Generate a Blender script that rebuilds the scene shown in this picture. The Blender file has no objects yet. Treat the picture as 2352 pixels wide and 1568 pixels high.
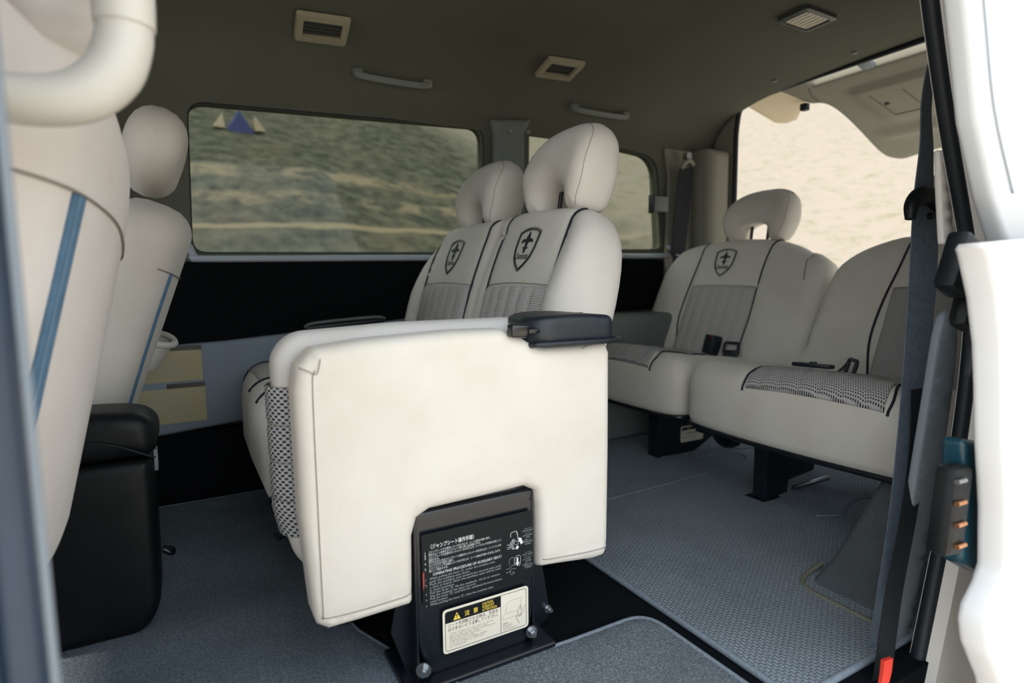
import bpy, bmesh, math, random
import numpy as np
from mathutils import Vector, Matrix
from mathutils.geometry import delaunay_2d_cdt
random.seed(4)
SC = bpy.context.scene
COL = SC.collection
R = math.radians

# ------------------------------------------------------------------ camera
cam_data = bpy.data.cameras.new('camera')
cam = bpy.data.objects.new('camera', cam_data); COL.objects.link(cam)
SC.camera = cam
F_PX = 1345.573
RX = (0.87279891, 0.05905075, -0.48449466)
RY = (-0.4879898, 0.08649555, -0.86855309)
RZ = (-0.00938208, 0.99450064, 0.10430938)
cam.matrix_world = Matrix(((RX[0], RX[1], RX[2], 0.0), (RY[0], RY[1], RY[2], 0.0), (RZ[0], RZ[1], RZ[2], 0.65), (0, 0, 0, 1)))
cam_data.sensor_width = 36.0
cam_data.lens = F_PX / 2352 * 36.0
cam_data.clip_start = 0.02; cam_data.clip_end = 500
cam_data.dof.use_dof = True
cam_data.dof.focus_distance = 1.18
cam_data.dof.aperture_fstop = 2.8

# ------------------------------------------------------------------ light
SC.view_settings.view_transform = 'Standard'
SC.view_settings.look = 'None'
SC.view_settings.gamma = 1
SC.view_settings.use_curve_mapping = False
SC.view_settings.exposure = 1.0
world = bpy.data.worlds.new('sky'); SC.world = world; world.use_nodes = True
bg = world.node_tree.nodes['Background']
bg.inputs[0].default_value = (0.87, 0.945, 1.0, 1); bg.inputs[1].default_value = 1.25
sun_d = bpy.data.lights.new('sun', 'SUN'); sun_d.energy = 2.1; sun_d.angle = R(3); sun_d.color = (1, 0.9, 0.76)
sun = bpy.data.objects.new('sun', sun_d); COL.objects.link(sun)
sun.rotation_euler = Vector((-0.66, 0.12, 0.74)).to_track_quat('Z', 'Y').to_euler()

# ------------------------------------------------------------------ materials
def newmat(name, rough=0.8, spec=0.3):
    m = bpy.data.materials.new(name); m.use_nodes = True
    nt = m.node_tree; b = nt.nodes['Principled BSDF']
    b.inputs['Roughness'].default_value = rough
    b.inputs['Specular IOR Level'].default_value = spec
    return m, nt, b
def N(nt, typ, **kw):
    n = nt.nodes.new(typ)
    for k, v in kw.items():
        if k in ('operation', 'data_type', 'blend_type', 'feature', 'wave_type', 'bands_direction'): setattr(n, k, v)
        else: n.inputs[k].default_value = v
    return n
def math_(nt, op, a, b=None):
    n = nt.nodes.new('ShaderNodeMath'); n.operation = op
    for i, x in enumerate((a, b)):
        if x is None: continue
        if isinstance(x, (int, float)): n.inputs[i].default_value = x
        else: nt.links.new(x, n.inputs[i])
    return n.outputs[0]
def mix(nt, fac, a, b):
    n = nt.nodes.new('ShaderNodeMix'); n.data_type = 'RGBA'
    if isinstance(fac, (int, float)): n.inputs[0].default_value = fac
    else: nt.links.new(fac, n.inputs[0])
    for i, x in ((6, a), (7, b)):
        if isinstance(x, tuple): n.inputs[i].default_value = x
        else: nt.links.new(x, n.inputs[i])
    return n.outputs[2]
def c4(c): return (c[0], c[1], c[2], 1)
def ramp(nt, src, lo, hi):
    n = nt.nodes.new('ShaderNodeMapRange'); n.inputs[1].default_value = lo; n.inputs[2].default_value = hi
    nt.links.new(src, n.inputs[0]); return n.outputs[0]
def plain(name, col, rough=0.5, spec=0.4, var=0.0, scale=20, metal=0, bump=0.0, bscale=400):
    m, nt, b = newmat(name, rough, spec)
    b.inputs['Metallic'].default_value = metal
    tc = nt.nodes.new('ShaderNodeTexCoord')
    no = N(nt, 'ShaderNodeTexNoise', Scale=scale, Detail=3); nt.links.new(tc.outputs['Object'], no.inputs['Vector'])
    f = ramp(nt, no.outputs[0], 0.3, 0.7)
    d = tuple(x * (1 - var) for x in col)
    nt.links.new(mix(nt, f, c4(d), c4(col)), b.inputs['Base Color'])
    if bump:
        n2 = N(nt, 'ShaderNodeTexNoise', Scale=bscale, Detail=2); nt.links.new(tc.outputs['Object'], n2.inputs['Vector'])
        bp = N(nt, 'ShaderNodeBump', Strength=bump, Distance=0.001); nt.links.new(n2.outputs[0], bp.inputs['Height'])
        nt.links.new(bp.outputs[0], b.inputs['Normal'])
    return m
def velour(name, col, dirt=0.14):
    m, nt, b = newmat(name, 0.95, 0.1)
    b.inputs['Sheen Weight'].default_value = 0.15; b.inputs['Sheen Roughness'].default_value = 0.5
    tc = nt.nodes.new('ShaderNodeTexCoord')
    big = N(nt, 'ShaderNodeTexNoise', Scale=7, Detail=4); nt.links.new(tc.outputs['Object'], big.inputs['Vector'])
    fine = N(nt, 'ShaderNodeTexNoise', Scale=900, Detail=2); nt.links.new(tc.outputs['Object'], fine.inputs['Vector'])
    f = ramp(nt, big.outputs[0], 0.42, 0.75)
    d = (col[0] * (1 - dirt), col[1] * (1 - dirt * 1.25), col[2] * (1 - dirt * 1.6))
    a = mix(nt, f, c4(col), c4(d))
    g = ramp(nt, fine.outputs[0], 0.2, 0.8)
    a2 = mix(nt, math_(nt, 'MULTIPLY', g, 0.16), a, c4(tuple(x * 0.6 for x in col)))
    nt.links.new(a2, b.inputs['Base Color'])
    bp = N(nt, 'ShaderNodeBump', Strength=0.25, Distance=0.0008); nt.links.new(fine.outputs[0], bp.inputs['Height'])
    nt.links.new(bp.outputs[0], b.inputs['Normal'])
    return m
def spacer_mesh(name, col, hole, pu=0.0062, pv=0.0062, r=0.30, asp=1.0):
    m, nt, b = newmat(name, 0.9, 0.1)
    uv = nt.nodes.new('ShaderNodeUVMap'); sx = nt.nodes.new('ShaderNodeSeparateXYZ'); nt.links.new(uv.outputs[0], sx.inputs[0])
    v = math_(nt, 'DIVIDE', sx.outputs[1], pv); row = math_(nt, 'FLOOR', v)
    st = math_(nt, 'MULTIPLY', math_(nt, 'FLOORED_MODULO', row, 2.0), 0.5)
    u = math_(nt, 'ADD', math_(nt, 'DIVIDE', sx.outputs[0], pu), st)
    du = math_(nt, 'SUBTRACT', math_(nt, 'FRACT', u), 0.5)
    dv = math_(nt, 'MULTIPLY', math_(nt, 'SUBTRACT', math_(nt, 'FRACT', v), 0.5), asp)
    d = math_(nt, 'SQRT', math_(nt, 'ADD', math_(nt, 'MULTIPLY', du, du), math_(nt, 'MULTIPLY', dv, dv)))
    f = ramp(nt, d, r - 0.07, r + 0.07)
    nt.links.new(mix(nt, f, c4(hole), c4(col)), b.inputs['Base Color'])
    bp = N(nt, 'ShaderNodeBump', Strength=0.8, Distance=0.0015); nt.links.new(f, bp.inputs['Height'])
    nt.links.new(bp.outputs[0], b.inputs['Normal'])
    return m
def carpet(name, c1, c2, scale=500, weave=0.0, strength=0.8, ang=0.0, pile=0.004):
    m, nt, b = newmat(name, 1.0, 0.05)
    tc = nt.nodes.new('ShaderNodeTexCoord')
    no = N(nt, 'ShaderNodeTexNoise', Scale=scale, Detail=3, Roughness=0.7); nt.links.new(tc.outputs['Object'], no.inputs['Vector'])
    lo = N(nt, 'ShaderNodeTexNoise', Scale=5, Detail=3); nt.links.new(tc.outputs['Object'], lo.inputs['Vector'])
    f = ramp(nt, no.outputs[0], 0.35, 0.65)
    colr = mix(nt, f, c4(c1), c4(c2))
    l = ramp(nt, lo.outputs[0], 0.35, 0.7)
    colr = mix(nt, math_(nt, 'MULTIPLY', l, 0.35), colr, c4(tuple(x * 0.7 for x in c1)))
    h = f
    if weave:
        mp = nt.nodes.new('ShaderNodeMapping'); mp.inputs['Rotation'].default_value = (0, 0, ang); nt.links.new(tc.outputs['Object'], mp.inputs[0])
        dn = N(nt, 'ShaderNodeTexNoise', Scale=90, Detail=2); nt.links.new(tc.outputs['Object'], dn.inputs['Vector'])
        va = nt.nodes.new('ShaderNodeVectorMath'); va.operation = 'SCALE'; va.inputs[3].default_value = weave * 0.7; nt.links.new(dn.outputs[1], va.inputs[0])
        vb = nt.nodes.new('ShaderNodeVectorMath'); nt.links.new(mp.outputs[0], vb.inputs[0]); nt.links.new(va.outputs[0], vb.inputs[1])
        sx = nt.nodes.new('ShaderNodeSeparateXYZ'); nt.links.new(vb.outputs[0], sx.inputs[0])
        x = math_(nt, 'DIVIDE', sx.outputs[0], weave); y = math_(nt, 'DIVIDE', sx.outputs[1], weave * 1.6)
        st = math_(nt, 'MULTIPLY', math_(nt, 'FLOORED_MODULO', math_(nt, 'FLOOR', x), 2.0), 0.5)
        wx = math_(nt, 'ABSOLUTE', math_(nt, 'SUBTRACT', math_(nt, 'FRACT', x), 0.5))
        wy = math_(nt, 'ABSOLUTE', math_(nt, 'SUBTRACT', math_(nt, 'FRACT', math_(nt, 'ADD', y, st)), 0.5))
        w = math_(nt, 'MAXIMUM', wx, wy)
        wf = ramp(nt, w, 0.50, 0.30)
        colr = mix(nt, math_(nt, 'MULTIPLY', math_(nt, 'SUBTRACT', 1.0, wf), 0.5), colr, c4(tuple(x * 0.35 for x in c1)))
        h = math_(nt, 'ADD', math_(nt, 'MULTIPLY', f, 0.3), wf)
    nt.links.new(colr, b.inputs['Base Color'])
    bp = N(nt, 'ShaderNodeBump', Strength=strength, Distance=pile); nt.links.new(h, bp.inputs['Height'])
    nt.links.new(bp.outputs[0], b.inputs['Normal'])
    return m
def glass_tint(name, col, refl=0.08):
    m = bpy.data.materials.new(name); m.use_nodes = True; nt = m.node_tree; nt.nodes.clear()
    out = nt.nodes.new('ShaderNodeOutputMaterial'); t = nt.nodes.new('ShaderNodeBsdfTransparent'); t.inputs[0].default_value = c4(col)
    g = nt.nodes.new('ShaderNodeBsdfGlossy'); g.inputs['Roughness'].default_value = 0.03
    mx = nt.nodes.new('ShaderNodeMixShader'); mx.inputs[0].default_value = refl
    nt.links.new(t.outputs[0], mx.inputs[1]); nt.links.new(g.outputs[0], mx.inputs[2]); nt.links.new(mx.outputs[0], out.inputs[0])
    return m

CREAM = (0.725, 0.69, 0.635)
M = {}
M['velour'] = velour('cream_velour', CREAM, 0.09)
M['velour_grey'] = velour('grey_velour', (0.66, 0.635, 0.615), 0.08)
M['seat_front'] = velour('pale_knit', (0.82, 0.78, 0.76), 0.10)
M['mesh'] = spacer_mesh('perforated_mesh', (0.52, 0.50, 0.49), (0.035, 0.045, 0.055), 0.0058, 0.0046, 0.26, 0.9)
M['mesh_fine'] = spacer_mesh('fine_perforated_mesh', (0.58, 0.545, 0.53), (0.10, 0.11, 0.12), 0.0052, 0.0052, 0.20, 1.0)
M['mesh_big'] = spacer_mesh('coarse_perforated_mesh', (0.50, 0.50, 0.51), (0.03, 0.04, 0.05), 0.0078, 0.0047, 0.29, 0.7)
M['piping'] = plain('dark_piping', (0.012, 0.018, 0.028), 0.6, 0.3)
M['stitch'] = plain('grey_seam', (0.30, 0.28, 0.25), 0.9, 0.1)
M['thread'] = plain('black_thread', (0.012, 0.02, 0.018), 0.6, 0.3)
M['blackmetal'] = plain('black_enamel_metal', (0.006, 0.009, 0.014), 0.28, 0.6, 0.3, 15)
M['blackplastic'] = plain('grained_dark_plastic', (0.012, 0.018, 0.026), 0.42, 0.5, 0.2, 60, 0, 0.25, 900)
M['glossblack'] = plain('gloss_black_plastic', (0.008, 0.010, 0.010), 0.15, 0.6)
M['leather'] = plain('black_leather', (0.005, 0.007, 0.009), 0.45, 0.28, 0.2, 30, 0, 0.15, 500)
M['chrome'] = plain('worn_steel', (0.5, 0.52, 0.55), 0.3, 0.5, 0.3, 40, 1.0)
M['seal'] = plain('navy_rubber', (0.022, 0.040, 0.072), 0.40, 0.5, 0.3, 8)
M['seal_dark'] = plain('black_rubber', (0.006, 0.010, 0.015), 0.5, 0.4)
M['seal_light'] = plain('blue_grey_rubber', (0.075, 0.11, 0.165), 0.40, 0.5, 0.2, 8)
M['greyplastic'] = plain('slate_grey_plastic', (0.24, 0.285, 0.34), 0.6, 0.3, 0.15, 6)
M['slate'] = plain('pale_slate_plastic', (0.20, 0.23, 0.26), 0.5, 0.3, 0.1, 6)
M['trimgrey'] = plain('light_grey_trim_plastic', (0.17, 0.19, 0.18), 0.6, 0.3, 0.1, 6)
M['rimblue'] = plain('blue_grey_rim', (0.24, 0.285, 0.34), 0.4, 0.4, 0.1, 6)
M['silltrim'] = plain('silver_blue_sill', (0.42, 0.46, 0.52), 0.35, 0.4, 0.1, 6)
M['beigeplastic'] = plain('beige_plastic', (0.33, 0.30, 0.22), 0.55, 0.35, 0.08, 5)
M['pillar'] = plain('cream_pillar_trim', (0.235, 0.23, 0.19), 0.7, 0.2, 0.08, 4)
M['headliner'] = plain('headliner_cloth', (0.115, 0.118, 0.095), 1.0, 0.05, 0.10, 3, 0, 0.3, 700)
M['blacktrim'] = plain('black_door_card', (0.004, 0.005, 0.006), 0.9, 0.1)
M['grip'] = plain('cream_vinyl_grip', (0.62, 0.60, 0.55), 0.38, 0.45, 0.05, 6)
M['paint'] = plain('white_body_paint', (0.78, 0.78, 0.79), 0.22, 0.5, 0.02, 3)
M['paint_dim'] = plain('white_paint_toned_dim', (0.60, 0.61, 0.62), 0.3, 0.5, 0.02, 3)  # white door paint darkened to imitate less light on the upper frame
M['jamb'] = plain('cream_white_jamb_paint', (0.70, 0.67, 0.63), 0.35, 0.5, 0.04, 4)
M['carpet'] = carpet('dark_blue_grey_carpet', (0.13, 0.17, 0.21), (0.40, 0.48, 0.56), 420, 0.0, 0.8)
M['blackcarpet'] = carpet('black_carpet', (0.008, 0.011, 0.014), (0.018, 0.022, 0.028), 500)
M['wovenmat'] = carpet('woven_grey_mat', (0.28, 0.33, 0.39), (0.50, 0.57, 0.64), 700, 0.0074, 0.9, R(8), 0.004)
M['loopmat'] = carpet('heather_grey_mat', (0.13, 0.16, 0.195), (0.46, 0.52, 0.58), 380, 0.0, 0.9)
M['binding'] = plain('grey_cloth_binding', (0.24, 0.285, 0.34), 0.9, 0.1, 0.3, 200)
M['bindbeige'] = plain('olive_grey_binding', (0.20, 0.20, 0.155), 0.9, 0.1, 0.2, 200)
M['archcarpet'] = carpet('charcoal_felt', (0.15, 0.17, 0.19), (0.27, 0.30, 0.325), 500)
M['webbing'] = plain('slate_belt_webbing', (0.13, 0.165, 0.21), 0.75, 0.3, 0.25, 90, 0, 0.3, 1200)
M['webbing_dark'] = plain('black_belt_webbing', (0.010, 0.014, 0.018), 0.75, 0.3, 0.2, 90)
M['red'] = plain('red_plastic', (0.75, 0.05, 0.03), 0.5, 0.4, 0.1, 50)
M['redbutton'] = plain('red_button', (0.45, 0.02, 0.015), 0.4, 0.4)
M['teal'] = plain('teal_black_plastic', (0.006, 0.045, 0.068), 0.3, 0.5, 0.1, 20)
M['copper'] = plain('copper_pins', (0.75, 0.36, 0.18), 0.3, 0.5, 0.1, 20, 1.0)
M['bluestripe'] = plain('blue_woven_stripe', (0.10, 0.19, 0.30), 0.8, 0.2, 0.2, 60)
M['bluestripe2'] = plain('light_blue_stripe', (0.22, 0.33, 0.45), 0.8, 0.2, 0.1, 60)
M['labelcream'] = plain('label_cream', (0.78, 0.73, 0.62), 0.35, 0.4, 0.04, 20)
M['labelblack'] = plain('label_black', (0.004, 0.006, 0.008), 0.3, 0.5)
M['plate'] = plain('dark_transparent_sticker', (0.007, 0.010, 0.012), 0.45, 0.2)
M['ink_white'] = plain('white_ink', (0.72, 0.75, 0.76), 0.5, 0.3)
M['ink_dim'] = plain('faded_white_ink', (0.36, 0.39, 0.40), 0.5, 0.3)
M['ink_black'] = plain('black_ink', (0.02, 0.02, 0.02), 0.5, 0.3)
M['ink_grey'] = plain('faded_grey_ink', (0.36, 0.34, 0.29), 0.5, 0.3)
M['ink_yellow'] = plain('yellow_ink', (0.85, 0.62, 0.10), 0.5, 0.3)
M['ink_red'] = plain('worn_red_mark', (0.35, 0.06, 0.05), 0.5, 0.3)
M['stickeryellow'] = plain('aged_yellow_sticker', (0.46, 0.40, 0.24), 0.6, 0.3, 0.06, 15)
M['sunbeige'] = plain('beige_plastic_toned_sunlit', (0.80, 0.68, 0.50), 0.6, 0.3, 0.05, 5)  # beige plastic lightened in colour so the tailgate side frame looks sunlit
M['lens'] = plain('frosted_lamp_lens', (0.66, 0.60, 0.48), 0.25, 0.5, 0.1, 30)
M['lamp_rim'] = plain('dark_lamp_rim', (0.05, 0.052, 0.048), 0.4, 0.4)
M['glass'] = glass_tint('tinted_window_glass', (0.60, 0.625, 0.58), 0.012)
M['tent_blue'] = plain('blue_canvas', (0.05, 0.06, 0.16), 0.8, 0.2)
M['tent_tan'] = plain('sand_canvas', (0.34, 0.27, 0.20), 0.8, 0.2)

# ------------------------------------------------------------------ object helpers
def empty(name, loc, label=None, cat=None, group=None):
    o = bpy.data.objects.new(name, None); COL.objects.link(o); o.location = loc; o.empty_display_size = 0.05
    if label: o['label'] = label
    if cat: o['category'] = cat
    if group: o['group'] = group
    return o
def origin_of(o):
    v = Vector(o.location)
    while o.parent:
        o = o.parent; v = v + Vector(o.location)
    return v
def mk(name, verts, faces, mats, parent=None, smooth=True, fmat=None, uvs=None, autos=None):
    org = Vector((0, 0, 0))
    if parent is not None: org = origin_of(parent)
    A = np.array([tuple(v) for v in verts], float)
    if parent is None:
        lo, hi = A.min(0), A.max(0); base = Vector(((lo[0] + hi[0]) / 2, (lo[1] + hi[1]) / 2, lo[2]))
    else:
        base = org
    A = A - np.array(base)
    me = bpy.data.meshes.new(name)
    me.from_pydata([tuple(a) for a in A], [], [tuple(f) for f in faces])
    if not isinstance(mats, (list, tuple)): mats = [mats]
    for m in mats: me.materials.append(m)
    if fmat is not None: me.polygons.foreach_set('material_index', list(fmat))
    if uvs is not None:
        ul = me.uv_layers.new(name='UVMap')
        li = np.zeros(len(me.loops), dtype=np.int32); me.loops.foreach_get('vertex_index', li)
        ul.data.foreach_set('uv', np.array(uvs, float)[li].ravel())
    bm = bmesh.new(); bm.from_mesh(me)
    bmesh.ops.recalc_face_normals(bm, faces=bm.faces)
    if smooth:
        for f in bm.faces: f.smooth = True
        if autos:
            for e in bm.edges:
                if len(e.link_faces) == 2 and e.calc_face_angle(0) > autos: e.smooth = False
    bm.to_mesh(me); bm.free()
    o = bpy.data.objects.new(name, me); COL.objects.link(o)
    if parent is not None: o.parent = parent
    else: o.location = base
    return o
def tag(o, label, cat, group=None):
    o['label'] = label; o['category'] = cat
    if group: o['group'] = group
    return o
def struct(o): o['kind'] = 'structure'; return o

class MB:
    """collects shapes with materials into one mesh"""
    def __init__(s): s.v = []; s.f = []; s.m = []; s.mats = []
    def mi(s, m):
        if m not in s.mats: s.mats.append(m)
        return s.mats.index(m)
    def add(s, verts, faces, mat):
        o = len(s.v); i = s.mi(mat)
        s.v += [tuple(v) for v in verts]
        for f in faces: s.f.append(tuple(o + k for k in f)); s.m.append(i)
    def build(s, name, parent=None, smooth=True, autos=R(35)):
        return mk(name, s.v, s.f, s.mats, parent, smooth, s.m, autos=autos)
    def box(s, c, d, mat, bev=0.0, rot=None, seg=2):
        v, f = box_vf(c, d, bev, rot, seg); s.add(v, f, mat)
    def tube(s, pts, r, mat, n=8, closed=False, smooth=0):
        v, f = tube_vf(pts, r, n, closed, smooth); s.add(v, f, mat)
    def cyl(s, a, b, r, mat, n=16): 
        v, f = tube_vf([a, b], r, n, False, 0); s.add(v, f, mat)

def box_vf(c, d, bev=0.0, rot=None, seg=2):
    bm = bmesh.new(); bmesh.ops.create_cube(bm, size=1)
    for v in bm.verts: v.co = Vector((v.co.x * d[0], v.co.y * d[1], v.co.z * d[2]))
    if bev: bmesh.ops.bevel(bm, geom=list(bm.edges), offset=bev, segments=seg, profile=0.5, affect='EDGES')
    mtx = rot if rot is not None else Matrix.Identity(3)
    vs = [tuple(mtx @ v.co + Vector(c)) for v in bm.verts]; bm.verts.index_update()
    fs = [tuple(v.index for v in f.verts) for f in bm.faces]; bm.free()
    return vs, fs
def catmull(pts, k, closed=False):
    if k <= 0: return [Vector(p) for p in pts]
    P = [Vector(p) for p in pts]; n = len(P); out = []
    rng = range(n if closed else n - 1)
    for i in rng:
        p0 = P[(i - 1) % n] if closed or i > 0 else P[0] * 2 - P[1]
        p1 = P[i]; p2 = P[(i + 1) % n]
        p3 = P[(i + 2) % n] if closed or i + 2 < n else P[-1] * 2 - P[-2]
        for j in range(k):
            t = j / k
            out.append(0.5 * ((2 * p1) + (p2 - p0) * t + (2 * p0 - 5 * p1 + 4 * p2 - p3) * t * t + (3 * p1 - p0 - 3 * p2 + p3) * t ** 3))
    if not closed: out.append(P[-1])
    return out
def tube_vf(pts, r, n=8, closed=False, smooth=0, flat=None):
    """r: number or list; flat=(dir, ratio) squashes section along dir"""
    P = catmull(pts, smooth, closed); m = len(P)
    rr = r if hasattr(r, '__len__') else [r] * len(pts)
    if smooth and hasattr(r, '__len__'):
        rr = np.interp(np.linspace(0, len(pts) - 1, m), range(len(pts)), r)
    elif not hasattr(r, '__len__'): rr = [r] * m
    V = []; Fc = []; up = None
    for i in range(m):
        a = P[(i - 1) % m] if (closed or i) else P[0]; b = P[(i + 1) % m] if (closed or i < m - 1) else P[-1]
        t = (b - a); t = t.normalized() if t.length > 1e-9 else Vector((0, 0, 1))
        if up is None:
            up = Vector((0, 0, 1)) if abs(t.z) < 0.9 else Vector((1, 0, 0))
        up = (up - t * up.dot(t)); up = up.normalized() if up.length > 1e-6 else t.orthogonal().normalized()
        w = t.cross(up)
        for k in range(n):
            th = 2 * math.pi * k / n
            V.append(P[i] + (up * math.cos(th) + w * math.sin(th)) * rr[i])
    for i in range(m if closed else m - 1):
        j = (i + 1) % m
        for k in range(n):
            k2 = (k + 1) % n
            Fc.append((i * n + k, i * n + k2, j * n + k2, j * n + k))
    if not closed:
        Fc.append(tuple(range(n - 1, -1, -1))); Fc.append(tuple((m - 1) * n + k for k in range(n)))
    return V, Fc
def tube(name, pts, r, mat, parent=None, n=8, closed=False, smooth=0):
    v, f = tube_vf(pts, r, n, closed, smooth); return mk(name, v, f, mat, parent, autos=R(50))
def box(name, c, d, mat, parent=None, bev=0.003, rot=None, seg=2):
    v, f = box_vf(c, d, bev, rot, seg); return mk(name, v, f, mat, parent, autos=R(35))
def strip(name, path, width_dirs, thick, mat, parent=None, smooth=0):
    """flat band: path of points, width vectors, thickness along the normal"""
    P = catmull(path, smooth); Wd = catmull(width_dirs, smooth) if smooth else [Vector(w) for w in width_dirs]
    V = []; Fc = []; m = len(P)
    for i in range(m):
        t = (P[min(i + 1, m - 1)] - P[max(i - 1, 0)]).normalized(); w = Wd[i]; nn = t.cross(w.normalized()) * thick / 2
        V += [P[i] - w / 2 - nn, P[i] + w / 2 - nn, P[i] + w / 2 + nn, P[i] - w / 2 + nn]
    for i in range(m - 1):
        for k in range(4):
            k2 = (k + 1) % 4; Fc.append((i * 4 + k, i * 4 + k2, i * 4 + 4 + k2, i * 4 + 4 + k))
    Fc += [(0, 3, 2, 1), (m * 4 - 4, m * 4 - 3, m * 4 - 2, m * 4 - 1)]
    return mk(name, V, Fc, mat, parent, autos=R(40))

# ---- soft bodies: outline in (s,t), front surface along a normal
def densify(poly, h, closed=True):
    out = []; n = len(poly)
    for i in range(n if closed else n - 1):
        a = np.array(poly[i], float); b = np.array(poly[(i + 1) % n], float)
        k = max(1, int(round(np.linalg.norm(b - a) / h)))
        for j in range(k): out.append(a + (b - a) * j / k)
    if not closed: out.append(np.array(poly[-1], float))
    return np.array(out)
def rounded(poly, rad, seg=6):
    """round the corners of a polygon; rad number or list"""
    n = len(poly); out = []
    rs = rad if hasattr(rad, '__len__') else [rad] * n
    for i in range(n):
        p = np.array(poly[i], float); a = np.array(poly[i - 1], float); b = np.array(poly[(i + 1) % n], float)
        r = rs[i]
        if r <= 0: out.append(tuple(p)); continue
        la, lb = np.linalg.norm(a - p), np.linalg.norm(b - p)
        r = min(r, la * 0.49, lb * 0.49)
        A = p + (a - p) / la * r; B = p + (b - p) / lb * r
        for k in range(seg + 1):
            t = k / seg; out.append(tuple((1 - t) ** 2 * A + 2 * t * (1 - t) * p + t * t * B))
    return out
def curve2(pts, k=6, closed=True):
    q = catmull([(p[0], p[1], 0) for p in pts], k, closed); return [(v.x, v.y) for v in q]
def pdist(P, poly):
    A = np.array(poly); B = np.roll(A, -1, 0); d = B - A; L = (d ** 2).sum(1) + 1e-12
    best = np.full(len(P), 1e9)
    for i in range(0, len(P), 2000):
        p = P[i:i + 2000][:, None, :]
        t = np.clip(((p - A) * d).sum(2) / L, 0, 1)
        q = A + t[..., None] * d
        best[i:i + 2000] = np.sqrt(((p - q) ** 2).sum(2)).min(1)
    return best
def inside(P, poly):
    A = np.array(poly); B = np.roll(A, -1, 0); c = np.zeros(len(P), bool)
    for a, b in zip(A, B):
        with np.errstate(divide='ignore', invalid='ignore'):
            k = ((a[1] > P[:, 1]) != (b[1] > P[:, 1])) & (P[:, 0] < (b[0] - a[0]) * (P[:, 1] - a[1]) / (b[1] - a[1] + 1e-15) + a[0])
        c ^= k
    return c
class Body:
    def __init__(s, o, a, b, n, poly, T, rf, rb=None, bump=None, base=None):
        s.o = np.array(o, float); s.a = np.array(a, float); s.b = np.array(b, float); s.n = np.array(n, float)
        s.poly = np.array(poly, float); s.T = T; s.rf = rf; s.rb = rb if rb is not None else min(rf, T * 0.45); s.bump = bump
        s.filt = True; s.base = base      # optional parent Body whose surface this one follows
    def height(s, P):
        P = np.atleast_2d(P); h = np.zeros(len(P))
        if s.base is not None: h = s.base.height(P)
        if s.bump is not None: h = h + np.array([s.bump(x, y) for x, y in P])
        d = pdist(P, s.poly); dd = np.clip(s.rf - d, 0, s.rf)
        return h - (s.rf - np.sqrt(np.maximum(s.rf ** 2 - dd ** 2, 0)))
    def at(s, P, lift=0.0):
        P = np.atleast_2d(np.array(P, float)); h = s.height(P) + lift
        return s.o + P[:, :1] * s.a + P[:, 1:2] * s.b + h[:, None] * s.n
    def mesh(s, g=0.02, lift=0.0, h=0.012):
        ol = densify(s.poly, h); n = len(ol)
        area = 0.5 * np.sum(ol[:, 0] * np.roll(ol[:, 1], -1) - np.roll(ol[:, 0], -1) * ol[:, 1])
        tg = np.roll(ol, -1, 0) - np.roll(ol, 1, 0); nr = np.stack([-tg[:, 1], tg[:, 0]], 1); nr /= np.linalg.norm(nr, axis=1)[:, None] + 1e-12
        if area < 0: nr = -nr
        pts = [ol]
        R_ = max(s.rf, s.rb)
        ks = (0.08, 0.25, 0.48, 0.75, 1.0) if R_ > 0.0045 else (0.3, 1.0)
        for k in ks:
            d = R_ * k; q = ol + nr * d; ok = (pdist(q, s.poly) > d * 0.93) & inside(q, s.poly); pts.append(q[ok][::(1 if k < 0.6 else 2)])
        lo, hi = ol.min(0), ol.max(0)
        gx = np.arange(lo[0] + g / 2, hi[0], g); gy = np.arange(lo[1] + g / 2, hi[1], g)
        G = np.array([(x + (g / 2 if j % 2 else 0), y) for j, y in enumerate(gy) for x in gx]).reshape(-1, 2)
        if len(G):
            G = G[inside(G, s.poly)]
            if len(G): G = G[pdist(G, s.poly) > R_ * 1.15 + g * 0.2]; pts.append(G)
        P = np.concatenate(pts)
        res = delaunay_2d_cdt([Vector(p) for p in P], [], [list(range(n))], 1, 1e-7)
        V2 = np.array([tuple(v) for v in res[0]]); F2 = [tuple(f) for f in res[2]]
        front = s.at(V2, lift)
        d = pdist(V2, s.poly); dd = np.clip(s.rb - d, 0, s.rb); off = s.T - (s.rb - np.sqrt(np.maximum(s.rb ** 2 - dd ** 2, 0)))
        baseh = s.base.height(V2) if s.base is not None else np.zeros(len(V2))
        back = s.o + V2[:, :1] * s.a + V2[:, 1:2] * s.b + (baseh + lift - off)[:, None] * s.n
        m = len(V2)
        V = np.concatenate([front, back]); Fc = list(F2) + [tuple(m + k for k in reversed(f)) for f in F2]
        cnt = {}
        for f in F2:
            for i in range(len(f)):
                e = (f[i], f[(i + 1) % len(f)]); cnt[e] = cnt.get(e, 0) + 1
        for (i, j) in cnt:
            if (j, i) not in cnt: Fc.append((j, i, m + i, m + j))
        uv = np.concatenate([V2, V2])
        return V, Fc, uv
    def build(s, name, mat, parent=None, g=0.02, lift=0.0, h=0.012):
        V, Fc, uv = s.mesh(g, lift, h); return mk(name, V, Fc, mat, parent, uvs=uv)
    def panel(s, name, poly, mat, parent, T=0.012, rf=0.004, lift=0.003, bump=None, g=0.01):
        p = Body(s.o, s.a, s.b, s.n, poly, T, rf, min(rf, 0.003), bump, base=s)
        p.build(name, mat, parent, g, lift, 0.008); return p
    def line(s, pts, k=5, closed=False, lift=0.0, step=0.01):
        q = curve2(pts, k, closed) if k else pts
        q = densify(q, step, closed); q = q[inside(q, s.poly)] if s.filt else q; return [Vector(v) for v in s.at(q, lift)]
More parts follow.
